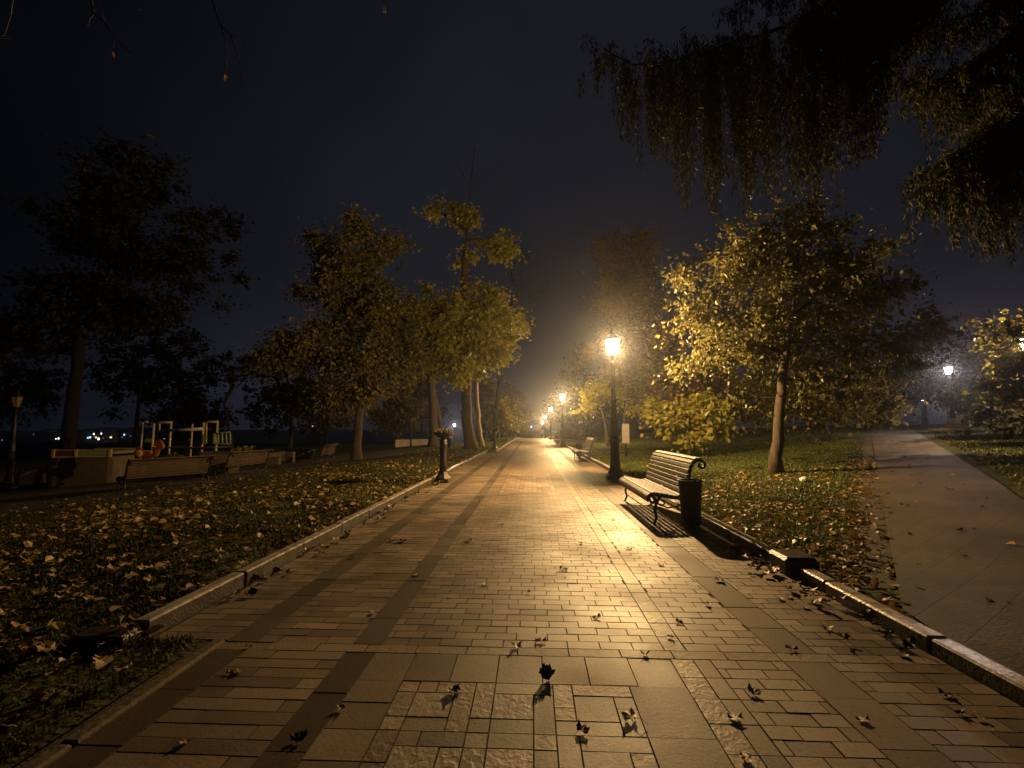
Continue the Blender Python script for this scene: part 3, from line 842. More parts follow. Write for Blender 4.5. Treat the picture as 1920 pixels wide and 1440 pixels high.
# ------------------------------------------------------------------ iron posts carrying flower bowls
def make_flower_post(label, loc):
    t = thing('flower_post', label, 'flower post', loc, 0, 'iron posts with flower bowls')
    I = M['iron_brown']
    b = MB(); b.box(-.17, .17, -.17, .17, -.05, .10, bevel=.015)
    b.lathe([(.20, .10), (.185, .13), (.13, .20), (.105, .26), (.108, .29)], 8, phase=.5, smooth_=False); b.build('base', I, t)
    c = MB(); c.lathe([(.088, .29), (.085, .6), (.078, .92), (.095, .935), (.098, .955), (.082, .97), (.09, 1.0), (.075, 1.05), (.045, 1.075)], 16); c.build('column', I, t)
    w = MB(); w.lathe([(.04, 1.07), (.055, 1.085), (.12, 1.10), (.19, 1.15), (.225, 1.205), (.235, 1.215), (.235, 1.235), (.21, 1.235), (.17, 1.20), (.0, 1.195)], 20, caps=False)
    w.build('bowl', M['iron'], t)
    r = np.random.default_rng(3); n = 420
    a = r.uniform(0, 2 * PI, n); rr = .24 * np.sqrt(r.uniform(0, 1, n))
    P = np.stack([rr * np.cos(a), rr * np.sin(a), 1.20 + .11 * r.uniform(0, 1, n) * (1.15 - rr / .24 * .6)], 1)
    v, q, at = leaf_cards(P, r, .06, up=.4, droop=.2)
    np_mesh('plants', v, q, M['leaf_brown'], t, at)
    return t

# ------------------------------------------------------------------ leaves and trees
LEAF_T = np.array([(0, 0, 0), (.32, .34, .10), (.72, .27, .07), (1.0, 0, -.10), (.72, -.27, .07), (.32, -.34, .10)])
LEAF_F = np.array([(0, 1, 2, 3), (0, 3, 4, 5)])
def norm(a): return a / np.maximum(np.linalg.norm(a, axis=-1, keepdims=True), 1e-9)
def leaf_cards(P, r, size, up=.6, droop=.3, out=None, svar=.35, tint=None, width=1.0, flat=.6):
    n = len(P)
    ax = r.normal(size=(n, 3)); ax[:, 2] *= flat; ax[:, 2] -= droop * 2
    if out is not None: ax += out * .8
    ax = norm(ax)
    nn = r.normal(size=(n, 3)); nn[:, 2] += up * 2
    lat = norm(np.cross(nn, ax)); nn = np.cross(ax, lat)
    s = size * np.clip(1 + svar * r.normal(size=n), .4, 1.8)
    T = LEAF_T * np.array([1, width, 1])
    v = P[:, None, :] + s[:, None, None] * (T[None, :, 0:1] * ax[:, None] + T[None, :, 1:2] * lat[:, None] + T[None, :, 2:3] * nn[:, None])
    q = (np.arange(n)[:, None, None] * 6 + LEAF_F[None]).reshape(-1, 4)
    at = np.ones((n, 6, 4)); tt = r.uniform(0, 1, n) if tint is None else tint
    at[..., 0] = tt[:, None]
    return v.reshape(-1, 3), q, at.reshape(-1, 4)

def branch_mesh(mb, nodes, parent, rad):
    n = len(nodes)
    kids = [[] for _ in range(n)]
    for i, p in enumerate(parent):
        if p >= 0: kids[p].append(i)
    starts = [(0, None)]
    while starts:
        s, par = starts.pop()
        chain = [s]; cur = s
        while kids[cur]:
            k = max(kids[cur], key=lambda j: rad[j])
            for j in kids[cur]:
                if j != k: starts.append((j, cur))
            chain.append(k); cur = k
        pts = [nodes[i] for i in chain]; rr = [rad[i] for i in chain]
        if par is not None:
            pts = [nodes[par]] + pts; rr = [min(rad[par] * .8, rr[0] * 1.15)] + rr
        if len(pts) < 2: continue
        big = max(rr)
        mb.tube(pts, rr, 10 if big > .12 else (6 if big > .03 else 4))

def tree(name, label, base, trunk, r0, blobs, leafm, barkm, seed, n_clu=90, n_leaf=9000, leaf=.12, sig=.32, droop=.25, tip=.007, minfork=.35, group=None, cat='tree', up=.5, out_bias=.6, wig=.10, twig_only=(), lw=1.0, flare=.55, tint_shift=None):
    """base: world point; trunk: offsets of the trunk axis; blobs: (dx,dy,dz,rx,ry,rz,weight)"""
    r = np.random.default_rng(seed)
    t = thing(name, label, cat, base, 0, group)
    # trunk nodes
    T = [Vector(p) for p in trunk]
    nodes = []; parent = []
    for i in range(len(T) - 1):
        d = (T[i + 1] - T[i]).length; k = max(1, int(d / .35))
        for j in range(k):
            nodes.append(T[i].lerp(T[i + 1], j / k) + Vector((r.normal(0, .02), r.normal(0, .02), 0)) * (1 if nodes else 0))
            parent.append(len(nodes) - 2)
    nodes.append(T[-1]); parent.append(len(nodes) - 2)
    nt_ = len(nodes); H_ = T[-1].z
    W = np.array([b[6] if len(b) > 6 else b[3] * b[4] * b[5] for b in blobs], float); W /= W.sum()
    C = []; Cb = []
    for i in range(n_clu):
        b = blobs[r.choice(len(blobs), p=W)]
        d = norm(r.normal(size=3)); rr = r.uniform(.35 ** 2, 1) ** .5
        C.append((b[0] + d[0] * b[3] * rr, b[1] + d[1] * b[4] * rr, b[2] + d[2] * b[5] * rr))
    C = np.array(C)
    C[:, 2] = np.maximum(C[:, 2], .25)
    top = np.array(T[-1])
    C = C[np.argsort(np.linalg.norm(C - (np.array(T[-1]) * .5 + np.array(T[len(T) // 2]) * .5), axis=1))]
    NA = [np.array(p) for p in nodes]
    ends = []
    for c in C:
        A = np.array(NA)
        d = c - A
        dist = np.linalg.norm(d, axis=1)
        pen = np.where(d[:, 2] < 0, -d[:, 2] * .9, 0)
        cost = dist + pen
        cost[:nt_] = np.where(A[:nt_, 2] < H_ * minfork, 1e6, cost[:nt_])
        j = int(np.argmin(cost))
        L = dist[j]
        k = max(2, int(L / .4))
        p0 = A[j]; mid = (p0 + c) / 2 + np.array([0, 0, .18 * L]) + r.normal(size=3) * wig * L
        last = j
        for s in range(1, k + 1):
            u = s / k
            q = (1 - u) ** 2 * p0 + 2 * u * (1 - u) * mid + u * u * c
            if s < k: q = q + r.normal(size=3) * .03
            NA.append(q); parent.append(last); last = len(NA) - 1
        ends.append(last)
    n = len(NA)
    rad = np.zeros(n); has = np.zeros(n)
    acc = np.zeros(n)
    for i in range(n - 1, -1, -1):
        a = acc[i] if acc[i] > 0 else tip ** 2.2
        rad[i] = a ** (1 / 2.2)
        if parent[i] >= 0: acc[parent[i]] += a + (tip * .35) ** 2.2
    s = r0 / rad[0]
    rad = np.maximum(rad * s ** np.clip((rad / rad[0]) ** .35, 0, 1), tip * .7)
    for i in range(nt_):
        rad[i] *= (1 + flare * math.exp(-max(NA[i][2], 0) / .28)) * (1 - .55 * min(1, max(0, NA[i][2] / H_)))
    mb = MB()
    VN = [Vector(p) for p in NA]
    VN[0] = VN[0] - Vector((0, 0, .12))
    branch_mesh(mb, VN, parent, rad)
    # bare end twigs
    for (p, q, rr) in twig_only:
        mb.tube([p, tuple(np.array(p) * .5 + np.array(q) * .5 + r.normal(size=3) * .05), q], [rr, rr * .7, rr * .3], 4)
    mb.build('trunk', barkm, t)
    if n_leaf and leafm:
        E = np.array([NA[i] for i in ends])
        par = np.array([NA[parent[i]] for i in ends])
        wts = r.uniform(.35, 1.4, len(E)); wts /= wts.sum()
        ci = r.choice(len(E), n_leaf, p=wts)
        u = r.uniform(-.1, 1, n_leaf)[:, None]
        sg = sig * r.uniform(.7, 1.3, len(E))[ci]
        off = r.normal(size=(n_leaf, 3)); off *= (np.abs(r.normal(size=n_leaf)) * .55 / np.maximum(np.linalg.norm(off, axis=1), 1e-6) * 2)[:, None]
        P = E[ci] * (1 - np.clip(u, 0, 1) * .35) + par[ci] * np.clip(u, 0, 1) * .35 + off * sg[:, None] * np.array([1, 1, .75])
        P[:, 2] -= droop * sig * r.uniform(0, 1.5, n_leaf)
        P[:, 2] = np.maximum(P[:, 2], .15)
        cen = E.mean(0)
        out = norm(P - cen) * out_bias
        tint = np.clip(r.uniform(0, 1, len(E))[ci] * .45 + r.uniform(0, 1, n_leaf) * .55, 0, 1)
        v, q, at = leaf_cards(P, r, leaf, up=up, droop=droop, out=out, tint=tint, width=lw)
        np_mesh('crown', v, q, leafm, t, at)
    return t

def px_blobs(Y, base, L):
    """blobs given as (px, py, depth offset, rx, ry, rz[, weight]) around depth Y -> offsets from base"""
    o = []
    for b in L:
        p = at_y(b[0], b[1], Y)
        o.append((p.x - base.x, Y + b[2] - base.y, p.z - base.z) + tuple(b[3:]))
    return o
def px_axis(Y, base, L):
    o = []
    for (x, y, d) in L:
        p = at_y(x, y, Y); o.append((p.x - base.x, Y + d - base.y, p.z - base.z))
    return o

for i, (p, lab) in enumerate((((-2.23, 11.5, 0), 'nearest dark iron flower post on the left bay of the avenue'),
                              ((-2.25, 27.5, 0.03), 'second flower post along the left kerb, paler and smaller'),
                              ((-2.25, 41.0, 0.03), 'farthest thin dark flower post on the left kerb'))):
    if i == 0: fp = make_flower_post(lab, p)
    else: dup(fp, p, .3 * i, lab)

# ---- trees on the right
b = hit(1456, 887); Y = b.y
tree('broadleaf_tree', 'broad bright-leaved tree with bare slanting trunk on the right lawn', b, [(0, 0, 0)] + px_axis(Y, b, [(1460, 800, 0), (1468, 700, 0), (1478, 640, .1), (1490, 560, 0), (1500, 470, 0)]), .14,
     px_blobs(Y, b, [(1480, 520, .9, 2.7, 2.3, 2.1), (1630, 590, 1.2, 2.3, 2.1, 1.9), (1350, 620, .5, 1.35, 1.5, 1.2), (1600, 720, 1.4, 2.3, 1.6, .85), (1530, 430, .8, 1.7, 1.5, 1.1),
                     (1740, 650, 1.2, 1.4, 1.4, .9), (1790, 655, 1.0, .9, 1.0, .6), (1650, 450, 1.0, 1.0, 1.1, .7), (1560, 765, .6, 1.2, 1.0, .4), (1670, 500, 1.2, 1.2, 1.3, 1.0), (1330, 690, .6, .8, 1.0, .6), (1320, 560, .5, .9, 1.0, .6), (1690, 760, 1.2, 1.1, 1.2, .4), (1380, 700, .6, 1.0, 1.2, .6)]),
     M['leaf_green'], M['bark'], 21, n_clu=300, n_leaf=33000, leaf=.108, sig=.38, droop=.35, minfork=.45, up=.35, lw=.95)
b = stand(1285, 18.5); Y = b.y
tree('small_tree', 'low bright bushy tree between the big lamp and the near bench', b, [(0, 0, 0), (-.1, 0, .7), (-.15, 0, 1.3)], .07,
     px_blobs(Y, b, [(1250, 775, 0, 1.0, 1.1, .75), (1320, 770, 0, 1.0, 1.1, .85), (1350, 805, 0, .55, .7, .4), (1215, 768, 0, .6, .7, .4), (1285, 810, -.3, .8, .9, .35)]),
     M['leaf_gold'], M['bark'], 22, n_clu=80, n_leaf=5500, leaf=.155, sig=.28, droop=.3, minfork=.3, up=.3)
b = hit(1548, 828); Y = b.y
tree('small_tree', 'thin dark trunk tree behind the broad bright tree', b, [(0, 0, 0), (0, 0, 1.2), (.1, 0, 2.4)], .17,
     px_blobs(Y, b, [(1550, 745, 0, 2.6, 2.2, 1.4), (1620, 740, 0, 2.2, 2.0, 1.3), (1480, 740, 0, 2.0, 2.0, 1.2)]), M['leaf_green'], M['bark_dark'], 23, n_clu=80, n_leaf=5000, leaf=.22, sig=.45)
b = stand(1140, 31); Y = b.y
tree('slender_tree', 'pale forked young tree behind the big lamp post', b, [(0, 0, 0), (-.15, 0, 1.2), (-.35, 0, 2.2), (-.7, 0, 3.2)], .09,
     px_blobs(Y, b, [(1120, 735, 0, 1.4, 1.4, .8), (1165, 720, 0, 1.3, 1.4, 1.1), (1095, 765, 0, 1.0, 1.0, .4), (1185, 755, 0, 1.0, 1.0, .6)]),
     M['leaf_gold'], M['bark_pale'], 24, n_clu=55, n_leaf=1700, leaf=.17, sig=.4)
b = stand(1168, 28); Y = b.y
tree('slender_tree', 'pale thin tree directly right of the big lamp post', b, [(0, 0, 0), (.05, 0, 1.4), (.2, 0, 2.6)], .08,
     px_blobs(Y, b, [(1190, 715, 0, 1.1, 1.2, 1.0), (1165, 690, 0, 1.0, 1.2, .9)]), M['leaf_brown'], M['bark_pale'], 25, n_clu=40, n_leaf=900, leaf=.17, sig=.4)
b = stand(1185, 44); Y = b.y
tree('tall_tree', 'tall rounded rust-brown tree rising behind the big lamp', b, [(0, 0, 0), (0, 0, 6), (0, 0, 14)], .45,
     px_blobs(Y, b, [(1175, 485, 0, 3.1, 3, 2.8), (1180, 560, 0, 3.8, 3.6, 3.4), (1195, 650, 0, 4.6, 4.2, 3.6), (1230, 720, 0, 4.6, 4, 2.6)]),
     M['leaf_rust'], M['bark_dark'], 26, n_clu=200, n_leaf=26000, leaf=.30, sig=.8, minfork=.2)
b = stand(1082, 66); Y = b.y
tree('conifer_tree', 'dark conifer beside the distant avenue lamps on the right', b, [(0, 0, 0), (0, 0, 6), (0, 0, 12)], .25,
     px_blobs(Y, b, [(1085, 660, 0, 1.6, 1.6, 1.8), (1085, 710, 0, 2.8, 2.4, 2.2), (1082, 760, 0, 3.2, 2.6, 1.8)]), M['leaf_dark'], M['bark_dark'], 27, n_clu=90, n_leaf=4500, leaf=.35, sig=.7, minfork=.1, droop=.5)
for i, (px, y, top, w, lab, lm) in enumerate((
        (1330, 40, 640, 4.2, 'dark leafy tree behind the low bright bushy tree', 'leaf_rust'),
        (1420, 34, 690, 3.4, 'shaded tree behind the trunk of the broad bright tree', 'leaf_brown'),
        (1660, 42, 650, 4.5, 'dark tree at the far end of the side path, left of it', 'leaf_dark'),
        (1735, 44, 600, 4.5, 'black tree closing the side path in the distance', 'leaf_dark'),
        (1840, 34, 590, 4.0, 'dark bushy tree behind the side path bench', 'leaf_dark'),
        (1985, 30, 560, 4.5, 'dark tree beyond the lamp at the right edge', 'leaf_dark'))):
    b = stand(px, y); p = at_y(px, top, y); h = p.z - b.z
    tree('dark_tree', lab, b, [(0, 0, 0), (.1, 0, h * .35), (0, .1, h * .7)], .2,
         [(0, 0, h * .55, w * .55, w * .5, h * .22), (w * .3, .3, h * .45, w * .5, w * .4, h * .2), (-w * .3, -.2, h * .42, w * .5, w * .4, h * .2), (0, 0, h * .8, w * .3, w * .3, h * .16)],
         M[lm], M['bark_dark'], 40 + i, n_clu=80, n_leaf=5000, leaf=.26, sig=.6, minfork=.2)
b = stand(1975, 14.6); Y = b.y
tree('small_tree', 'green tree lit by the lamp at the right edge', b, [(0, 0, 0), (0, 0, 1.6), (-.1, 0, 2.8)], .10,
     px_blobs(Y, b, [(1925, 700, .3, .75, 1.0, .75), (1970, 640, .6, 1.2, 1.2, 1.1), (1900, 600, .8, .7, .5, .12), (1915, 740, .2, .6, .8, .4)]), M['leaf_green'], M['bark_dark'], 51, n_clu=70, n_leaf=4200, leaf=.13, sig=.28)
b = stand(1812, 24.5); Y = b.y
tree('small_tree', 'small black tree half hiding the white lamp post', b, [(0, 0, 0), (0, 0, .8), (.1, 0, 1.5)], .08,
     px_blobs(Y, b, [(1800, 750, 0, .9, .9, .65), (1840, 745, 0, .8, .9, .7)]), M['leaf_dark'], M['bark_dark'], 53, n_clu=50, n_leaf=3000, leaf=.14, sig=.3, minfork=.2)
b = hit(1893, 826); Y = b.y
tree('small_tree', 'black small tree standing right of the side path bench', b, [(0, 0, 0), (0, 0, 1.2), (.1, 0, 2.0)], .14,
     px_blobs(Y, b, [(1885, 760, 0, 1.2, 1.2, .9), (1920, 750, 0, 1.2, 1.2, .9)]), M['leaf_dark'], M['bark_dark'], 52, n_clu=50, n_leaf=2500, leaf=.17, sig=.35)

# ---- trees on the left
b = hit(668, 862); Y = b.y
tree('brown_tree', 'broad brown autumn tree with single trunk on the left lawn', b, [(0, 0, 0)] + px_axis(Y, b, [(671, 800, 0), (676, 745, 0), (684, 660, 0), (690, 560, 0), (695, 460, 0)]), .24,
     px_blobs(Y, b, [(690, 450, 0, 1.9, 1.9, 1.3), (645, 540, 0, 2.4, 2.2, 1.8), (725, 610, 0, 2.1, 2.2, 1.9), (590, 640, 0, 2.2, 2.0, 1.5), (690, 690, 0, 2.4, 2.2, 1.4), (760, 690, 0, 1.1, 1.3, 1.0),
                     (520, 670, 0, 1.1, 1.2, .9), (735, 470, 0, 1.0, 1.1, .9), (600, 460, 0, 1.0, 1.1, 1.1), (640, 745, 0, 1.6, 1.5, .6)]),
     M['leaf_brown'], M['bark'], 60, n_clu=240, n_leaf=40000, leaf=.17, sig=.50, minfork=.25)
b = hit(903, 838); Y = b.y
tree('golden_tree', 'bright golden-leaved tree with slim pale trunk by the left kerb', b, [(0, 0, 0)] + px_axis(Y, b, [(897, 790, 0), (893, 730, 0), (897, 660, 0), (890, 590, 0)]), .17,
     px_blobs(Y, b, [(865, 625, -4.5, 1.9, 1.8, 1.6), (918, 605, -4.2, 1.7, 1.6, 1.4), (850, 670, -4.5, 1.8, 1.8, 1.6), (930, 655, -4.0, 1.8, 1.8, 1.6), (968, 615, -2, .9, 1.0, .9), (880, 706, -4.8, 1.6, 1.4, .9), (818, 590, -2.6, 1.0, 1.1, 1.2)]),
     M['leaf_gold'], M['bark_pale'], 61, n_clu=190, n_leaf=24000, leaf=.20, sig=.42, minfork=.5, up=.3)
b = hit(884, 843); Y = b.y
tree('old_tree', 'tall old tree with thick leaning trunk and sparse high crown', b, [(0, 0, 0)] + px_axis(Y, b, [(876, 790, 0), (873, 720, .2), (868, 620, .2), (870, 520, .1), (876, 430, 0), (884, 330, 0)]), .34,
     px_blobs(Y, b, [(868, 405, 0, .9, .9, .9, 3), (930, 455, 0, 1.2, 1.0, .5, 3), (822, 390, 0, .8, .8, .35, 2), (950, 470, 0, .7, .8, .5, 2), (868, 480, 0, .7, .8, .7, 2)]),
     M['leaf_gold'], M['bark'], 62, n_clu=70, n_leaf=2300, leaf=.22, sig=.42, minfork=.45, twig_only=[(*px_axis(Y, b, [p_, q_]), r_) for p_, q_, r_ in (((878, 430, 0), (890, 275, 0), .06), ((884, 340, 0), (925, 290, .3), .03), ((882, 360, 0), (850, 300, -.3), .03), ((886, 320, 0), (905, 262, .2), .02), ((887, 300, 0), (872, 255, -.2), .02), ((880, 420, 0), (960, 345, .3), .04), ((925, 375, .1), (985, 330, .2), .02), ((905, 395, .1), (945, 310, 0), .02), ((860, 312, -.2), (838, 265, 0), .015), ((905, 315, .2), (950, 285, 0), .015))])
b = hit(813, 837); Y = b.y
tree('old_tree', 'dark thick forked trunk left of the golden tree', b, [(0, 0, 0)] + px_axis(Y, b, [(812, 780, 0), (808, 720, 0), (803, 640, 0), (800, 560, 0)]), .42,
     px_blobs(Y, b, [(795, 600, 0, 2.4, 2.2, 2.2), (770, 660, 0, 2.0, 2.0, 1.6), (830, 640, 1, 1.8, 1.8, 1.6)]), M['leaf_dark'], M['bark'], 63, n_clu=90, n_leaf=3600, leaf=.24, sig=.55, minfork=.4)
b = stand(835, 41); Y = b.y
tree('old_tree', 'slanting grey trunk between the dark forked trunk and the thick old tree', b, [(0, 0, 0), (-.5, 0, 2.2), (-1.1, 0, 5), (-1.3, 0, 8)], .22,
     px_blobs(Y, b, [(800, 690, 0, 1.6, 1.6, 1.4), (830, 660, 0, 1.6, 1.6, 1.4)]), M['leaf_brown'], M['bark'], 64, n_clu=40, n_leaf=1800, leaf=.24, sig=.5, minfork=.5)
b = stand(130, 29); Y = b.y
tree('tall_tree', 'huge black tree looming over the playground on the left', b, [(0, 0, 0)] + px_axis(Y, b, [(135, 760, 0), (150, 640, 0), (190, 500, 0), (230, 380, 0)]), .42,
     px_blobs(Y, b, [(240, 330, 0, 3.6, 3.2, 2.4), (190, 440, 0, 4.0, 3.5, 3.2), (350, 430, 1, 2.8, 2.6, 2.6), (300, 540, 0, 4.0, 3.5, 2.6), (160, 580, 0, 4.2, 3.5, 2.4), (60, 630, 0, 3.0, 2.6, 1.8), (390, 500, 1, 1.6, 1.6, 1.6)]),
     M['leaf_dark'], M['bark_dark'], 65, n_clu=230, n_leaf=24000, leaf=.26, sig=.65, minfork=.3)
b = stand(440, 33); Y = b.y
tree('bare_tree', 'thin dark leaning tree left of the broad brown tree', b, [(0, 0, 0), (-.3, 0, 2.0), (-.9, 0, 4.2)], .14,
     px_blobs(Y, b, [(420, 690, 0, 1.8, 1.5, 1.2), (470, 680, 0, 1.6, 1.5, 1.4)]), M['leaf_dark'], M['bark_dark'], 66, n_clu=50, n_leaf=1300, leaf=.2, sig=.5)
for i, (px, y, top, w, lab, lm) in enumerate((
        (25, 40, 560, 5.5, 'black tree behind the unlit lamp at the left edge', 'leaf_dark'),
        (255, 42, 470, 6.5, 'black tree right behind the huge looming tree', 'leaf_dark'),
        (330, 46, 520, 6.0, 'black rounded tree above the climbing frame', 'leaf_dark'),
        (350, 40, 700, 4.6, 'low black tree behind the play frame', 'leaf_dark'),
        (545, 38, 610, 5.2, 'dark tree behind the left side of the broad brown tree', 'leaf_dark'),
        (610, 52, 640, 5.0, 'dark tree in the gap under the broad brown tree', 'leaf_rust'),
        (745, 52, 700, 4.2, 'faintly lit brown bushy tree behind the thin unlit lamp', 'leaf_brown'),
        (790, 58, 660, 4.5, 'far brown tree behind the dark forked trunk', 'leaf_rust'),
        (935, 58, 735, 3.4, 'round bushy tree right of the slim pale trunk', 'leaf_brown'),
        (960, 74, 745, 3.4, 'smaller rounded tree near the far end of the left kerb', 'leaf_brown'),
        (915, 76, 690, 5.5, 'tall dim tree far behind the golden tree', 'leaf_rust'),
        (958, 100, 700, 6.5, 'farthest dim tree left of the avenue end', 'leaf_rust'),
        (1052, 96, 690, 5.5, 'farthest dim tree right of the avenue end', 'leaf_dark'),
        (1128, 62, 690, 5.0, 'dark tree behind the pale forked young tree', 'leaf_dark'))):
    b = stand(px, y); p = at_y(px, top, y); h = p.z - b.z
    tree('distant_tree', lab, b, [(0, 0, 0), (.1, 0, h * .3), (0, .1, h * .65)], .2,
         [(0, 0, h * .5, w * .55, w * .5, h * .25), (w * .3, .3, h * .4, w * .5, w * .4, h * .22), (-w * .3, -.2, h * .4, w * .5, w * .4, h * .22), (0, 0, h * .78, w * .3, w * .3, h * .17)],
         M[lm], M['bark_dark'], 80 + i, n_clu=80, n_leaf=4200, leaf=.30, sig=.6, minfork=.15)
b = stand(925, 44); Y = 44
tree('bare_tree', 'faint leafless tree standing against the sky behind the golden tree', b, [(0, 0, 0)] + px_axis(Y, b, [(935, 720, 0), (950, 620, 0)]), .2,
     px_blobs(Y, b, [(985, 490, 0, 2.2, 2, 1.8), (1010, 540, 0, 1.6, 1.5, 1.3), (960, 540, 0, 1.6, 1.5, 1.5)]), None, M['bark_dark'], 97, n_clu=120, n_leaf=0, minfork=.3, wig=.12)


# ---- weeping conifer whose boughs hang over the right of the view; its trunk stands past the side path
def weeping_conifer():
    base = Vector((13.2, 9.4, lawn_z(13.2, 9.4)))
    t = thing('weeping_conifer', 'dark weeping conifer with drooping boughs hanging into the top right', 'tree', base, 0)
    r = np.random.default_rng(70)
    mb = MB()
    mb.tube([(0, 0, -.2), (0, 0, .3), (.05, 0, 4), (0, .05, 10), (0, 0, 19)], [.55, .42, .36, .24, .05], 12)
    P_all = []; dirs = []
    Yb = 8.6
    def P3(px, py, Y): return np.array(at_y(px, py, Y)) - np.array(base)
    def bough(start, path, rad, hang, dens, side=.9):
        """path: (px, py, Y); hang: droop length in metres along the bough"""
        pts = [np.array(start)] + [P3(*q) for q in path]
        # resample
        seg = []
        for a, b in zip(pts[:-1], pts[1:]):
            k = max(2, int(np.linalg.norm(b - a) / .15))
            for j in range(k): seg.append(a + (b - a) * j / k)
        seg.append(pts[-1]); seg = np.array(seg)
        seg[1:-1] += r.normal(0, .015, (len(seg) - 2, 3))
        n = len(seg)
        mb.tube([tuple(p) for p in seg], [rad * (1 - .85 * i / n) + .006 for i in range(n)], 7)
        i0 = int(n * .18)
        for i in range(i0, n):
            u = (i - i0) / max(1, n - 1 - i0)
            hl = np.interp(u, np.linspace(0, 1, len(hang)), hang)
            for k in range(dens if r.random() < .9 else 0):
                # branchlet leaving sideways and drooping
                s = r.choice([-1, 1]); ln = r.uniform(.15, 1) * side
                d = norm(np.array([r.normal(0, .35) - .25, s * r.uniform(.3, 1), r.uniform(-.15, .25)]))
                q = seg[i]; m = max(3, int(ln / .18)); br = [q]
                for j in range(m):
                    d = norm(d + np.array([0, 0, -.12])); q = q + d * ln / m; br.append(q)
                if ln > .35: mb.tube([tuple(p) for p in br], [.008, *([.005] * (len(br) - 2)), .003], 3)
                for p in br[::1]:
                    L = hl * 1.3 * r.uniform(.3, 1.0) * (1 if r.random() < .8 else .5)
                    st = p + r.normal(0, .09, 3)
                    npt = max(2, int(L / .06))
                    sway = r.normal(0, .06, 2)
                    for j in range(npt):
                        f = j / npt
                        for _ in range(6):
                            P_all.append((st[0] + sway[0] * f + r.normal(0, .04), st[1] + sway[1] * f + r.normal(0, .04), st[2] - L * f))
    c = (0, 0, 0)
    bough((0, 0, 10.3), [(1900, -330, 9.2), (1700, -110, 8.9), (1570, -5, 8.7), (1470, 52, 8.6), (1370, 82, 8.5), (1270, 112, 8.4), (1190, 122, 8.3), (1132, 92, 8.2)], .085, [.25, .5, .9, 1.4, 1.8, 2.2, 2.8, 2.9, 2.0, .5], 2)
    bough((0, 0, 10.9), [(1850, -300, 8.6), (1700, -60, 8.1), (1610, 25, 7.9), (1525, 75, 7.8), (1500, 120, 7.7)], .06, [.2, .5, 1.1, 2.0, 2.3], 2, .7)
    bough((0, 0, 9.6), [(1900, -150, 9.0), (1760, -20, 9.4), (1640, 60, 9.6), (1560, 130, 9.7), (1625, 165, 9.5)], .05, [.2, .4, .8, 1.5, .7], 1, .7)
    bough((0, 0, 8.6), [(1960, 20, 9.0), (1880, 80, 8.9), (1800, 140, 8.8), (1720, 158, 8.7), (1690, 152, 8.6)], .06, [.8, 2.0, 2.6, 2.0, .8, .35], 3, .8)
    bough((0, 0, 7.9), [(1990, 130, 8.6), (1900, 170, 8.4), (1850, 235, 8.3), (1790, 300, 8.2), (1738, 318, 8.1)], .05, [.8, 2.0, 2.5, 2.2, 1.8, .6], 3, .7)
    bough((0, 0, 9.9), [(2000, -60, 8.2), (1900, -30, 7.9), (1830, 20, 7.8), (1760, 60, 7.7)], .05, [.5, .8, .9, .6, .3], 2, .6)
    bough((0, 0, 10.6), [(1750, -180, 8.0), (1600, -80, 7.7), (1500, -40, 7.6), (1420, -12, 7.5), (1380, 10, 7.5)], .05, [.3, .5, .6, .5, .3], 2, .6)
    mb.build('trunk', M['bark_dark'], t)
    P = np.array(P_all); n = len(P)
    # needle tufts: long narrow cards hanging down
    ax = r.normal(size=(n, 3)) * .38; ax[:, 2] -= 1; ax = norm(ax)
    nn = r.normal(size=(n, 3)); lat = norm(np.cross(nn, ax)); nn = np.cross(ax, lat)
    s = r.uniform(.06, .13, n)
    T = LEAF_T * np.array([1, .17, 1])
    v = P[:, None, :] + s[:, None, None] * (T[None, :, 0:1] * ax[:, None] + T[None, :, 1:2] * lat[:, None] + T[None, :, 2:3] * nn[:, None])
    q = (np.arange(n)[:, None, None] * 6 + LEAF_F[None]).reshape(-1, 4)
    at = np.ones((n, 6, 4)); at[..., 0] = np.clip(r.normal(.45, .25, n), 0, 1)[:, None]
    np_mesh('crown', v.reshape(-1, 3), q, M['needle'], t, at.reshape(-1, 4))
    print('needles', n)
weeping_conifer()

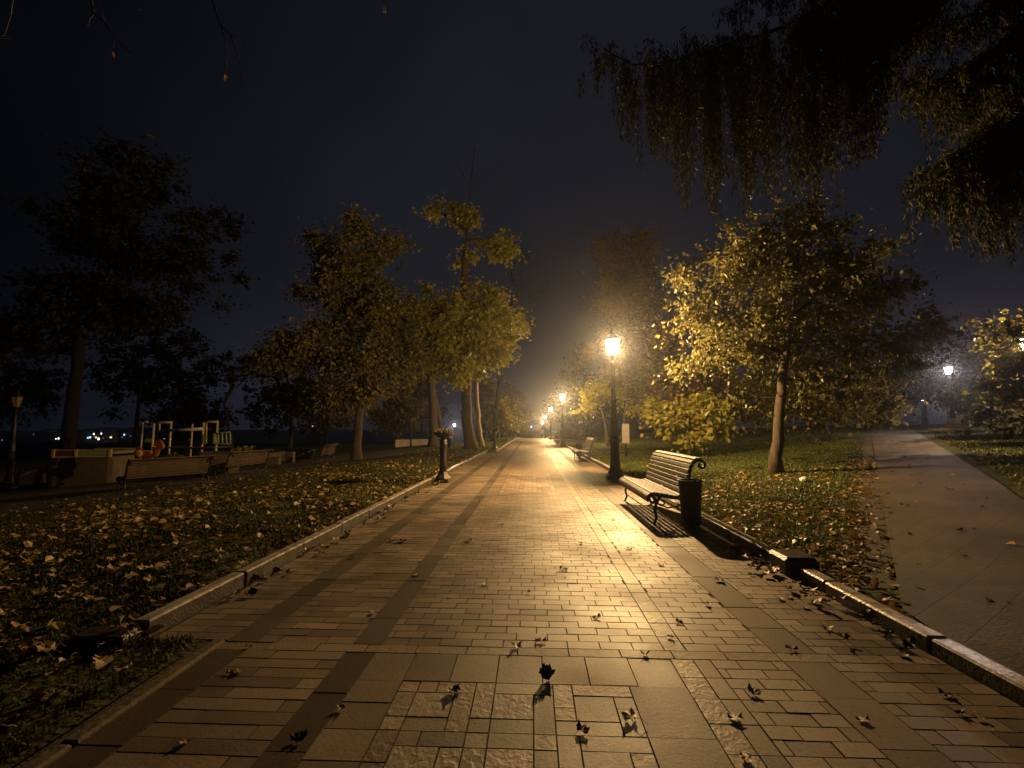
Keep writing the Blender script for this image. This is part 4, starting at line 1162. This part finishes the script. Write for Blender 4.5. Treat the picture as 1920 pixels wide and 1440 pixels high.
# ---- bare tree behind the left shoulder: twigs hang into the top left corner
def hanging_twigs():
    base = Vector((-7.5, 2.2, lawn_z(-7.5, 2.2)))
    t = thing('bare_tree', 'nearly leafless tree whose thin twigs hang into the top left', 'tree', base, 0)
    r = np.random.default_rng(71)
    mb = MB()
    mb.tube([(0, 0, -.2), (0, 0, .4), (.1, .1, 3), (.2, .3, 6), (.1, .2, 9.5)], [.4, .26, .2, .13, .03], 10)
    P3 = lambda px, py, Y: tuple(np.array(at_y(px, py, Y)) - np.array(base))
    Y = 5.2
    def tw(pts, r0): mb.tube([P3(*p) if len(p) == 3 else p for p in pts], [r0 * (1 - .8 * i / (len(pts) - 1)) for i in range(len(pts))], 5)
    S1 = P3(150, -160, Y); S2 = P3(380, -120, Y); S3 = P3(715, -90, Y)
    mb.tube([(.15, .2, 6.3), tuple(np.array(S1) + np.array([-.4, -.3, .5])), S1, S2, S3], [.07, .045, .03, .02, .008], 6)
    ends = []
    for pts, r0 in (([(150, -160, Y), (168, -20, Y), (176, 26, Y), (196, 42, Y), (215, 70, Y), (240, 95, Y), (266, 113, Y)], .016),
                    ([(176, 26, Y), (168, 36, Y), (164, 50, Y)], .007), ([(196, 42, Y), (190, 20, Y), (182, -30, Y)], .008),
                    ([(380, -120, Y), (395, -10, Y), (412, 45, Y), (432, 66, Y), (458, 76, Y)], .015),
                    ([(414, 46, Y), (422, 75, Y), (422, 110, Y), (423, 140, Y)], .007), ([(423, 128, Y), (430, 105, Y)], .004),
                    ([(432, 66, Y), (448, 110, Y), (455, 160, Y), (463, 169, Y), (474, 168, Y)], .006),
                    ([(40, -120, Y), (20, 30, Y), (8, 66, Y), (-10, 72, Y), (20, 72, Y)], .008),
                    ([(715, -90, Y), (720, -30, Y), (719, 12, Y)], .006), ([(215, 70, Y), (212, 90, Y), (213, 97, Y)], .004), ([(260, -60, Y), (264, 10, Y)], .005)):
        tw(pts, r0)
    mb.build('trunk', M['bark'], t)
    L = np.array([P3(*p) for p in ((719, 10, Y), (723, 14, Y), (721, 20, Y), (213, 97, Y), (423, 138, Y), (264, 15, Y), (458, 75, Y))])
    v, q, at = leaf_cards(L, r, .07, up=.0, droop=.9, width=.7)
    np_mesh('crown', v, q, M['fallen'], t, at)
hanging_twigs()

# ---- low shrubs
def shrub(label, c, w, d, h, mat_, seed, n=1500, leaf=.08, name='shrub', cat='shrub', group=None):
    r = np.random.default_rng(seed)
    t = thing(name, label, cat, c, 0, group)
    a = norm(r.normal(size=(n, 3))); rr = r.uniform(.55, 1.05, n)[:, None]
    P = a * rr * np.array([w / 2, d / 2, h * .55]) + np.array([0, 0, h * .45]); P[:, 2] = np.maximum(P[:, 2], .03)
    v, q, at = leaf_cards(P, r, leaf, up=.3, droop=.1, out=a * .6)
    np_mesh('leaves', v, q, M[mat_], t, at)
    mb = MB()
    for k in range(9):
        e = a[k] * np.array([w / 2, d / 2, h * .5]) * .8 + np.array([0, 0, h * .5])
        mb.tube([(e[0] * .12, e[1] * .12, -.05), (e[0] * .5, e[1] * .5, abs(e[2]) * .6), tuple(e)], [.018, .012, .004], 4)
    mb.build('stems', M['bark_dark'], t)
    return t
for k, (px, y, w, h, lab) in enumerate(((1095, 46, 5.5, 1.5, 'long low dark shrub mound beyond the second avenue bench'), (1060, 52, 3.0, 1.1, 'small low shrub beside the third avenue lamp'),
                                   (1010, 118, 8, 2.2, 'dark low shrubs closing the far end of the avenue'), (985, 116, 8, 2.0, 'dark low shrub left of the avenue end'))):
    shrub(lab, stand(px, y), w, w * .5, h, 'leaf_dark', 120 + k, 2200, .12)

# ---- low concrete wall and its pieces on the left
def wall_run(label, pts, h, th, mat_, name='low_wall', cat='wall', group=None, cap=True):
    """pts: base points along the near face"""
    t = thing(name, label, cat, pts[0], 0, group)
    mb = MB(); cp = MB()
    for a, b in zip(pts[:-1], pts[1:]):
        d = (b - a); d.z = 0; L = d.length; ang = math.atan2(d.y, d.x)
        Mx = Matrix.Translation(Vector((a.x, a.y, min(a.z, b.z))) - pts[0]) @ Matrix.Rotation(ang, 4, 'Z')
        k = max(1, int(L / 1.2))
        for i in range(k):
            mb.box(L * i / k + .004, L * (i + 1) / k - .004, 0, th, -.4, h + (i % 2) * .004, bevel=.012, M=Mx)
            if cap: cp.box(L * i / k + .002, L * (i + 1) / k - .002, -.04, th + .04, h + .006, h + .075 + (i % 3) * .004, bevel=.012, M=Mx)
    mb.build('wall', mat_, t)
    if cap: cp.build('coping', mat_, t)
    return t
wall_run('low concrete wall at the far left, behind the unlit lamp', [H(-160, 934), H(-20, 917), H(88, 905)], .55, .35, M['concrete'])
wall_run('low concrete wall between the bush and the brown bench, below the play horse', [H(176, 906), H(262, 898), H(372, 884)], .62, .35, M['concrete'])
wall_run('low rough wall running behind the second brown bench', [H(425, 878), H(520, 866), H(590, 858)], .55, .35, M['concrete'])
wall_run('pale low wall far behind the thin unlit lamp', [stand(742, 47), stand(812, 50)], .78, .3, M['pale_wall'], cap=False)
a = H(378, 892); mb = MB(); mb.box(-.62, .62, -.45, .45, -.3, .92, bevel=.03); mb.box(-.66, .66, -.49, .49, .925, .98, bevel=.02)
o = mb.build('planter_block', M['concrete']); o.location = (a.x + .45, a.y + .45, a.z); o.rotation_euler.z = .25
tag(o, 'tall brown concrete block with orange flowers beside it', 'planter')
PB = Vector(o.location)
for k, (px, py, w, h, lab) in enumerate(((452, 872, .45, .75, 'upright pale stone block behind the second brown bench'), (512, 872, .7, .42, 'squat stone block right of the upright pale one'),
                                 (545, 868, .35, .62, 'narrow stone block between squat block and shrub'), (418, 868, .8, .5, 'broad stone block left of the upright pale one'))):
    a = H(px, py); mb = MB(); mb.box(-w / 2, w / 2, -.2, .2, -.3, h, bevel=.03); o = mb.build('stone_block', M['concrete']); o.location = a; o.rotation_euler.z = .2
    tag(o, lab, 'stone block')
shrub('dull green bush in front of the low wall, under the red and green sandbox', H(158, 904), 1.7, 1.0, .95, 'leaf_dark', 130, 1700, .09)
shrub('grassy tuft of plants on the wall beside the play horse', H(312, 890) + Vector((.0, .35, .55)), .9, .5, .45, 'leaf_brown', 131, 700, .09, 'tufted_plant', 'plant')
shrub('spreading dark shrub between stone blocks and brown tree', H(560, 862), 2.6, 1.2, .8, 'leaf_dark', 132, 1800, .11)
f = shrub('orange and yellow flowers at the top of the brown concrete block', Vector((PB.x + .95, PB.y + .1, PB.z + .62)), 1.0, .7, .55, 'leaf_gold', 133, 260, .13, 'flowers', 'flowers')

# ---- playground things
def sandbox():
    a, b = H(100, 893), H(206, 884)
    a = at_y(100, 850, 17.2); b = at_y(207, 846, 17.6)
    z = lawn_z(a.x, a.y)
    L = (Vector((b.x, b.y)) - Vector((a.x, a.y))).length; ang = math.atan2(b.y - a.y, b.x - a.x)
    t = thing('sandbox', 'raised sandbox with red and green boards and yellow corners on the left', 'sandbox', (a.x, a.y, z), ang)
    top = at_y(150, 843, 17.4).z - z
    p = MB(); p.box(.06, L * .36, 0, .05, top - .26, top - .03, bevel=.01); p.build('board', M['maroon'], t)['label'] = 'dark red board'
    p = MB(); p.box(L * .42, L - .05, 0, .05, top - .26, top - .03, bevel=.01); p.build('board', M['green_paint'], t)['label'] = 'green board'
    p = MB(); p.box(.02, L, -.02, .09, top - .028, top, bevel=.006); p.box(.02, L, -.012, .06, top - .30, top - .265, bevel=.006); p.build('rim', M['cream'], t)
    for x in (.0, L * .39, L - .02):
        p = MB(); p.box(x - .05, x + .06, -.03, .08, top - .31, top + .015, bevel=.012); p.build('corner_post', M['yellow'], t)
    p = MB(); p.box(.05, L - .05, .10, 2.0, top - .2, top - .08); p.build('sand', M['sand'], t)
    p = MB(); p.box(.10, L - .1, .055, 2.05, -.4, top - .31); p.build('wall', M['concrete'], t)
    p = MB(); p.box(.06, L - .06, 2.06, 2.12, top - .26, top - .02, bevel=.01); p.build('board', M['green_paint'], t)
sandbox()

def spring_horse():
    Y = 16.2
    c = at_y(280, 860, Y); z = c.z - .22
    t = thing('spring_horse', 'red and yellow playground horse on a spring, behind the brown bench', 'play horse', (c.x, Y, z), math.radians(8))
    b = MB()
    def slab(out, y0, y1, mi=0):
        n = len(out); v = [(x, y0, zz) for x, zz in out] + [(x, y1, zz) for x, zz in out]
        f = [tuple(range(n)), tuple(reversed(range(n, 2 * n)))] + [(i, i + n, (i + 1) % n + n, (i + 1) % n) for i in range(n)]
        b.add(v, f, mi)
    slab([(-.46, .20), (-.50, .45), (-.44, .62), (-.33, .66), (-.27, .55), (-.30, .42), (-.33, .2)], -.05, .05)
    slab([(.08, .42), (.10, .60), (.16, .78), (.26, .90), (.36, .88), (.44, .74), (.47, .62), (.42, .56), (.36, .60), (.33, .52), (.28, .42)], -.06, .06)
    slab([(-.34, .28), (-.30, .50), (-.12, .46), (.02, .48), (.20, .56), (.30, .46), (.24, .30), (.1, .26)], -.10, .10)
    b.build('body', M['red'], t)
    s = MB(); s.lathe([(.10, .0), (.13, .03), (.13, .08), (.10, .10)], 14, M=Matrix.Translation((-.27, -.105, .42)) @ Matrix.Rotation(PI / 2, 4, 'X'))
    s.box(-.16, .14, -.13, .13, .47, .52, bevel=.015); s.box(.05, .15, -.115, .115, .40, .50, bevel=.015); s.build('seat', M['yellow'], t)
    h = MB(); h.tube([(.22, -.2, .66), (.22, .2, .66)], .015, 6); h.build('handle', M['yellow'], t)
    g = MB(); g.tube([(.09 * math.cos(k * .7), .09 * math.sin(k * .7), -.35 + k * .0155) for k in range(42)], .016, 5); g.build('spring', M['iron'], t)
spring_horse()

def play_frame():
    Y = 23.0
    W = lambda px, py, dy=0: at_y(px, py, Y + dy)
    o = W(265, 870); z0 = lawn_z(o.x, Y); O = Vector((o.x, Y, z0))
    t = thing('play_frame', 'pale playground climbing frame with portals, rail and green side panels', 'climbing frame', O)
    L = lambda px, py, dy=0: tuple(W(px, py, dy) - O)
    def bar(m_, p, q, w=.05):
        d = Vector(q) - Vector(p); m_.tube([p, q], w, 6, smooth_=True)
    def portal(x0, x1, y, dy, m_):
        for x in (x0, x1):
            p = L(x, y, dy); bar(m_, (p[0], p[1], -.2), p, .055)
        bar(m_, L(x0 - 1, y, dy), L(x1 + 1, y, dy), .06)
    a = MB(); portal(289, 321, 792, 0, a); bar(a, L(299, 792, 0), L(299, 808, 0), .04); bar(a, L(299, 807, 0), L(380, 804, 0.1), .035); a.build('portal', M['cream'], t)
    a = MB(); portal(382, 408, 791, .2, a); bar(a, L(387, 791, .3), L(387, 815, .3), .04); a.build('portal', M['cream'], t)
    a = MB(); p = L(268, 791, .8); bar(a, (p[0], p[1], -.2), p, .045); bar(a, p, L(277, 791, .8), .045); a.build('post', M['cream'], t)
    a = MB(); a.tube([L(321, 807, -.05), L(378, 804, -.05)], .075, 8); a.build('rail', M['plastic'], t)
    a = MB(); p = L(361, 795, .1); bar(a, (p[0], p[1], -.2), p, .045); a.build('post', M['cream'], t)
    # panels
    def panel(c4, nm, m_, slots=0):
        g = MB()
        P = [Vector(c) for c in c4]; n = Vector((0, .05, 0))
        if not slots:
            v = [tuple(p) for p in P] + [tuple(p + n) for p in P]
            g.add(v, [(0, 1, 2, 3), (7, 6, 5, 4), (0, 4, 5, 1), (1, 5, 6, 2), (2, 6, 7, 3), (3, 7, 4, 0)])
        else:
            bar(g, P[0], P[1], .04); bar(g, P[3], P[2], .04)
            for k in range(slots + 1):
                u = k / slots; bar(g, P[0].lerp(P[1], u), P[3].lerp(P[2], u), .045 if k else .09)
        return g.build(nm, m_, t)
    panel([L(381, 833, 0), L(387, 832, 0), L(387, 815, 0), L(381, 814, 0)], 'panel', M['green_paint'])
    panel([L(402, 833, .1), L(432, 832, .1), L(431, 810, .1), L(402, 813, .1)], 'rail_panel', M['green_paint'], 4)
    panel([L(272, 829, .7), L(284, 830, .7), L(284, 822, .7), L(272, 822, .7)], 'panel', M['green_paint'])
    a = MB()
    q0, q1 = L(286, 838, -.1), L(410, 838, .3)
    a.box(q0[0], q1[0], -.1, 1.4, q0[2] - .06, q0[2], bevel=.02); a.build('deck', M['slat_old'], t)
play_frame()

# ---- notice board beside the big lamp, white litter, far town
p = hit(1174, 856)
t = thing('notice_board', 'small pale blank notice board on a short post behind the big lamp', 'sign', p, -.15)
mb = MB(); mb.tube([(0, 0, -.1), (0, 0, .95)], .045, 6); mb.build('post', M['bark_dark'], t)
w = 6.6 / FPX * p.y; mb = MB(); mb.box(-w, w, -.05, -.02, .58, 1.45, bevel=.008); mb.build('board', M['sign_board'], t)
p = hit(1510, 905)
mb = MB(); r = random.Random(4); v = []; n = 10; m_ = 7
for i in range(m_):
    for j in range(n):
        a = 2 * PI * j / n; b_ = PI * i / (m_ - 1); k = .085 * (1 + r.uniform(-.3, .3))
        v.append((k * 1.35 * math.sin(b_) * math.cos(a), k * math.sin(b_) * math.sin(a), .05 + k * .75 * math.cos(b_)))
mb.add(v, [(i * n + j, (i + 1) * n + j, (i + 1) * n + (j + 1) % n, i * n + (j + 1) % n) for i in range(m_ - 1) for j in range(n)])
o = mb.build('plastic_bag', M['plastic']); o.location = p
tag(o, 'crumpled white bag lying on the grass by the side path', 'bag')

win_cols = [glow('window_white', (1, .95, .9), 4.0), glow('window_blue', (.45, .75, 1.0), 3.0), glow('window_amber', (1, .75, .4), 2.4), glow('window_dim', (.7, .85, 1), .35)]
def far_house(px, py, Y, wins, label, w=16, d=10, h=9):
    """dark house on the low town across the river; wins: (px, py, w, h, colour)"""
    p = at_y(px, py, Y); z = float(land_z(p.x, Y)) + .05
    t = thing('distant_building', label, 'building', (p.x, Y, z))
    top = max(at_y(a, b, Y).z + c for (a, b, _, c, _) in wins) - z + 2.0
    h = max(h, top)
    m_ = MB(); m_.box(-w / 2, w / 2, 0, d, -2, h); m_.add([(-w / 2 - .5, -.5, h + .01), (w / 2 + .5, -.5, h + .01), (w / 2 + .5, d + .5, h + .01), (-w / 2 - .5, d + .5, h + .01), (-w / 2 - .5, d / 2, h + 3), (w / 2 + .5, d / 2, h + 3)],
                                                         [(0, 1, 5, 4), (3, 4, 5, 2), (0, 4, 3), (1, 2, 5), (0, 3, 2, 1)])
    m_.build('wall', M['night_wall'], t)
    for (a, b, ww, hh, c) in wins:
        q = at_y(a, b, Y); k = MB(); k.box(q.x - p.x - ww / 2, q.x - p.x + ww / 2, -.12, .05, q.z - z - hh / 2, q.z - z + hh / 2); k.build('window', win_cols[c], t)
FY = 480
far_house(4, 825, FY, [(4, 825, 1.4, 1.6, 3)], 'dark far building with one dim light left of the unlit lamp')
far_house(106, 822, FY, [(105, 823, 1.3, 1.3, 0), (110, 822, 1.5, 2, 0), (63, 815, 1, 1, 3)], 'far building with two close white lights above the sandbox end', 42)
far_house(172, 820, FY, [(165, 821, 1.8, 1.6, 1), (169, 820, 1.8, 1.8, 1), (176, 814, 1.6, 1.6, 0), (180, 820, 2.0, 1.6, 2), (185, 823, 2.2, 2.4, 0)], 'far building with a cluster of white and blue lights', 20)
far_house(199, 818, FY, [(190, 813, 1.3, 1.6, 0), (208, 820, 2.4, 1.8, 2), (194, 822, 1, 1, 3)], 'far building with a single warm light right of the light cluster', 14)
far_house(238, 818, FY, [(229, 820, 1.2, 1.2, 3), (233, 815, 1.3, 1.8, 1), (245, 818, 1.2, 1.2, 3), (256, 814, 1.6, 2.6, 0)], 'far building with faint lights left of the climbing frame', 19)
far_house(305, 820, FY, [(270, 820, 1.4, 1.4, 0), (309, 822, 1.8, 2.4, 1), (336, 813, 1.1, 1.1, 3), (356, 824, 1.1, 1.1, 3)], 'far building whose lights show through the climbing frame', 56)
far_house(586, 800, 430, [(586, 800, 1.1, 2.0, 1)], 'far dark building with one bluish light behind the brown tree', 12)
rr = random.Random(9)
wl_ = [(977, 793, 1.2, 1.7, 0), (982, 793, 1.2, 1.7, 0), (977, 800, 1.1, 1.1, 1), (983, 801, 1.1, 1.1, 0), (989, 801, 1.3, 1.4, 0), (996, 800, 1.1, 1.2, 1)]
for i in range(16): wl_.append((987 + rr.random() * 22, 788 + rr.randrange(4) * 3.4, .55, .5, 3))
far_house(992, 795, 300, wl_, 'far lit building with rows of bluish windows at the avenue end', 16, 12, 9)

# ------------------------------------------------------------------ fallen leaves
def maple_leaf(seed, curl):
    r = np.random.default_rng(seed)
    k = np.array([(-1.0, .0), (-.82, .16), (-.95, .52), (-.58, .40), (-.46, .60), (-.30, .92), (-.14, .60), (.0, 1.08), (.14, .60), (.30, .92), (.46, .60), (.58, .40), (.95, .52), (.82, .16), (1.0, .0), (.5, -.12), (.28, -.40), (.0, -.30), (-.28, -.40), (-.5, -.12)])
    ang = np.arctan2(k[:, 0], k[:, 1]); rk = np.linalg.norm(k, axis=1, keepdims=True); k = k / rk * (rk * .6 + .38); k = k * .055 * r.uniform(.85, 1.15, (len(k), 1))
    inner = k * .5
    P = np.concatenate([[[0, 0]], inner, k])
    x, y = P[:, 0], P[:, 1]
    z = curl * (x * x * r.uniform(6, 14) + y * y * r.uniform(2, 9) * r.choice([-.4, 1])) + .010 * np.sin(ang.tolist()[0] + 6 * np.arctan2(y, x)) * np.hypot(x, y) / .055
    z = z + r.normal(0, .003, len(z)); z -= z.min() - .004
    v = [tuple(q) for q in np.stack([x, y, z], 1)]
    n = len(k); f = []
    for i in range(n):
        j = (i + 1) % n
        f.append((0, 1 + i, 1 + j)); f.append((1 + i, 1 + n + i, 1 + n + j, 1 + j))
    mb = MB(); mb.add(v, f, 0, True)
    mb.tube([(0, -.015, v[0][2]), (.008, -.05, v[0][2] + .012), (.022, -.085, .012)], [.0016, .0014, .0012], 4)
    me_o = mb.build('fallen_leaf', LEAFM[seed % len(LEAFM)])
    me = me_o.data; bpy.data.objects.remove(me_o)
    return me
LEAFM = [surf('dry_leaf', [(0.20, 0.12, 0.045), (0.34, 0.225, 0.085)], 30, 0.55, 0.2, 120),
         surf('pale_dry_leaf', [(0.30, 0.21, 0.08), (0.44, 0.32, 0.14)], 30, 0.5, 0.2, 120),
         surf('dark_dry_leaf', [(0.07, 0.04, 0.02), (0.15, 0.09, 0.035)], 30, 0.55, 0.2, 120)]
LEAVES = [maple_leaf(s, c) for s, c in ((0, .5), (1, .25), (2, .9), (3, .4), (4, 1.1), (5, .3))]
rl = random.Random(31)
def lay_leaf(x, y, z, label, group, s=1.0, tilt=.14, me=None):
    o = bpy.data.objects.new('fallen_leaf', me or LEAVES[rl.randrange(6)])
    COL.objects.link(o)
    o.location = (x, y, z); s *= rl.uniform(.75, 1.25); o.scale = (s, s, s)
    o.rotation_euler = (rl.uniform(-tilt, tilt), rl.uniform(-tilt, tilt), rl.uniform(0, 2 * PI))
    tag(o, label, 'leaf', group)
    return o
GP, GL = 'dry leaves scattered on the avenue paving', 'fallen leaves on the near left grass'
LPV, LGR = 'single dry fallen leaf lying on the brick paving of the avenue', 'single fallen leaf lying in the dark grass left of the avenue'
def on_path(px, py):
    d = ray(px, py); t = -EYE.z / d.z; p = EYE + d * t
    return p.x, p.y
big = {(848, 1298): 'curled dry leaf on the paving, left of the upright dark leaf', (1022, 1272): 'dark leaf standing upright in the middle of the near paving', (1182, 1352): 'large pale curled leaf on the near paving, right of the middle'}
for (px, py), lab in big.items():
    x, y = on_path(px, py)
    o = lay_leaf(x, y, .006, lab, GP, 1.1, .2, LEAVES[2 if px != 1182 else 1])
    if px == 1022: o.rotation_euler = (1.25, .2, .3); o.location.z = .03
for (px, py) in ((968, 1214), (845, 1120), (1325, 1135), (1272, 1168), (1258, 1196), (1480, 1120), (1465, 1125), (1510, 1140), (1485, 1220), (1412, 1302), (1800, 1340), (1775, 1305), (1835, 1348), (1620, 1355), (1380, 1352),
                 (1400, 1425), (1090, 1375), (430, 1265), (448, 1262), (465, 1215), (345, 1395), (520, 1075), (540, 1078), (555, 1045), (600, 1030), (612, 1025), (660, 1047), (735, 1015), (755, 1016), (870, 980), (910, 1097), (990, 1112),
                 (1055, 1070), (1015, 1205), (1410, 1080), (1500, 1085), (1550, 1110), (1600, 1130), (430, 1105), (415, 1112), (470, 1095), (500, 1085), (640, 1010), (700, 965), (715, 960), (745, 930), (765, 928), (940, 985), (1090, 1020),
                 (1180, 1030), (1240, 1060), (1350, 1090), (1010, 960), (900, 940), (1150, 975), (880, 1015), (780, 1080), (700, 1150), (1120, 1160), (1550, 1180), (790, 955), (820, 915), (1690, 1230), (640, 1330), (560, 1390), (1210, 1230)):
    x, y = on_path(px, py)
    lay_leaf(x, y, float(base_z(y)) + .004, LPV, GP, .58 if y < 4 else .8)
# drifts along both kerbs
for k in range(58):
    y = rl.uniform(3.3, 12) if k % 3 else rl.uniform(3.3, 20); x = PL + .03 + abs(rl.gauss(0, .13))
    lay_leaf(x, y, .012 + rl.uniform(0, .03), LPV, GP, .95, .5)
for k in range(44):
    y = rl.choice((rl.uniform(4.6, 5.6), rl.uniform(4.4, 5.4), rl.uniform(9.4, 11.5), rl.uniform(3.0, 4.2))); x = PR - .04 - abs(rl.gauss(0, .14))
    lay_leaf(x, y, .012 + rl.uniform(0, .04), LPV, GP, .95, .5)
for k in range(9):
    y = rl.uniform(5, 11); x0 = 2.68 + .705 * (y - 3.6); x = x0 + rl.uniform(.2, 2.2)
    lay_leaf(x, y, float(land_z(x, y)) + .082, 'dry fallen leaf lying on the paved side path', 'dry leaves on the side path', 1.0, .6)
# the nearest leaves in the left grass one by one
cand = []
while len(cand) < 132:
    y = 1.1 + 3.6 * rl.random() ** 1.2; xr = -2.1 if y < 2.9 else -2.62
    x = xr - rl.random() ** 1.1 * 3.6
    if x / y < -1.35: continue
    cand.append((x, y))
for x, y in cand:
    lay_leaf(x, y, lawn_z(x, y) + rl.uniform(.03, .06), LGR, GL, 1.0, .4, LEAVES[rl.choice((0, 1, 1, 3, 4))])

def patch(x, y, k=1.0):
    return .5 + .25 * np.sin(1.7 * k * x + 2.3 * np.sin(.9 * k * y)) + .25 * np.sin(2.1 * k * y + 1.9 * np.sin(1.3 * k * x) + 1.0)
def litter(name, n, sampler, seed, label_kind='leaf_litter', size=.085, zoff=.045):
    r = np.random.default_rng(seed)
    XY = sampler(r, n)
    z = land_z(XY[:, 0], XY[:, 1]) + .05 + r.uniform(.2, 1.3, len(XY)) * zoff
    P = np.column_stack([XY, z])
    v, q, at = leaf_cards(P, r, size, up=1.3, droop=0.0, width=1.2, flat=.22, tint=r.beta(1.6, 1.6, len(XY)))
    o = np_mesh(name, v, q, M['fallen'], None, at)
    return tag(o, kind='stuff')
def left_ok(x, y):
    edge = np.where((y < 2.9) | (y > 25.2), -2.06, -2.6)
    return x < edge
def s_left(r, n):
    y = 1.0 + 23 * r.beta(1.1, 2.4, n * 3); x = -2.05 - 11 * r.beta(1, 1.9, n * 3)
    k = left_ok(x, y) & ((y > 4.7) | (x < -5.5) | (r.random(n * 3) < .25)) & (x / y > -1.6) & (r.random(n * 3) < .25 + 1.1 * patch(x, y) ** 2)
    return np.column_stack([x, y])[k][:n]
def s_right(r, n):
    y = 3.5 + 19 * r.beta(1.0, 2.2, n * 4); xr = 2.40 + .705 * (y - 3.6)
    x = 2.55 + (np.minimum(xr, 15) - 2.55) * r.random(n * 4)
    k = (x < xr) & (r.random(n * 4) < np.where(y < 13, 1, .3) * (.25 + 1.1 * patch(x, y) ** 2)) & ~((x < 2.7) & (y < 4.7))
    return np.column_stack([x, y])[k][:n]
def s_edge(r, n):
    y = 3.5 + 13 * r.beta(1, 1.7, n); xl = 2.68 + .705 * (y - 3.6)
    return np.column_stack([np.maximum(xl - r.random(n) * .5, 2.53), y])
def s_farr(r, n):
    y = 6 + 26 * r.beta(1, 1.5, n); xr = 7.6 + .765 * (y - 7.49)
    return np.column_stack([xr + np.abs(r.normal(0, 2.0, n)), y])
litter('leaf_litter', 3900, s_left, 201, size=.078, zoff=.045)
litter('leaf_litter', 3000, s_right, 202, size=.064, zoff=.03)
litter('leaf_litter', 520, s_edge, 203, zoff=.02, size=.07)
litter('leaf_litter', 600, s_farr, 204, zoff=.02)
def s_walk(r, n):
    y = 3.5 + 26 * r.beta(1, 1.7, n); xl = 2.75 + .705 * (y - 3.6)
    return np.column_stack([np.maximum(xl, 2.56) + 2.3 * r.beta(.7, .9, n), y])
litter('leaf_litter', 150, s_walk, 205, zoff=.028, size=.055)

# ------------------------------------------------------------------ grass
def grass(name, sampler, n, seed, h=.07, mat_='grass'):
    r = np.random.default_rng(seed)
    XY = sampler(r, n); n = len(XY)
    z = land_z(XY[:, 0], XY[:, 1]) + .045
    d = np.hypot(XY[:, 0], XY[:, 1])
    w = .0035 + .0007 * d
    hh = h * r.uniform(.5, 1.3, n)
    a = r.uniform(0, 2 * PI, n); lean = np.abs(r.normal(0, .55, n)) * hh
    dx, dy = np.cos(a), np.sin(a)
    v = np.zeros((n, 4, 3))
    b = np.column_stack([XY, z])
    v[:, 0] = b + np.column_stack([-dy * w, dx * w, np.zeros(n)]); v[:, 1] = b + np.column_stack([dy * w, -dx * w, np.zeros(n)])
    m_ = b + np.column_stack([dx * lean * .45 + dy * w * .8, dy * lean * .45 - dx * w * .8, hh * .65])
    v[:, 2] = m_
    v[:, 3] = b + np.column_stack([dx * lean, dy * lean, hh])
    q = (np.arange(n)[:, None] * 4 + np.array([[0, 1, 2, 3]])).reshape(-1, 4)
    at = np.ones((n, 4, 4)); at[..., 0] = r.uniform(0, 1, n)[:, None]
    o = np_mesh(name, v.reshape(-1, 3), q, M[mat_], None, at.reshape(-1, 4))
    return tag(o, kind='stuff')
def g_left(r, n):
    y = .9 + 27 * r.beta(.9, 3.0, n * 3); x = -2.04 - 12 * r.beta(.9, 2.2, n * 3)
    k = left_ok(x, y) & (x / y > -1.7) & (r.random(n * 3) < .12 + 1.2 * patch(x, y, 1.7) ** 1.5)
    return np.column_stack([x, y])[k][:n]
def g_right(r, n):
    y = 3.5 + 34 * r.beta(.9, 2.4, n * 3); xr = np.minimum(2.40 + .705 * (y - 3.6), 22)
    x = 2.53 + (xr - 2.53) * r.random(n * 3)
    bare = np.clip((xr - x) / 1.2, .05, 1)
    k = (r.random(n * 3) < bare * (.3 + .9 * patch(x, y, 1.4))) & ~((x < 2.7) & (y < 4.7))
    return np.column_stack([x, y])[k][:n]
def g_far(r, n):
    y = 5 + 30 * r.beta(1, 1.8, n); xr = 7.7 + .765 * (y - 7.49)
    return np.column_stack([xr + 9 * r.random(n), y])
def g_strip(r, n):
    y = 25.4 + 40 * r.beta(1, 2, n); return np.column_stack([-2.08 - r.random(n) * 6, y])
grass('grass', g_left, 50000, 301, .040, 'grass_dull')
grass('grass', g_right, 80000, 302, .042)
grass('grass', g_far, 16000, 303, .07)
grass('grass', g_strip, 9000, 304, .08)

# ------------------------------------------------------------------ thin mist, added to give the lamps their halo
def build_haze():
    mb = MB(); mb.box(-900, 900, -70, 620, -20.5, 36)
    m, nt, out = new_mat('halo_mist')
    pv = nt.nodes.new('ShaderNodeVolumePrincipled')
    pv.inputs['Color'].default_value = (.80, .86, 1.0, 1); pv.inputs['Density'].default_value = HAZE; pv.inputs['Anisotropy'].default_value = .89
    nt.links.new(pv.outputs[0], out.inputs['Volume'])
    o = mb.build('haze', m)
    tag(o, kind='stuff')
HAZE = 0.0010
build_haze()
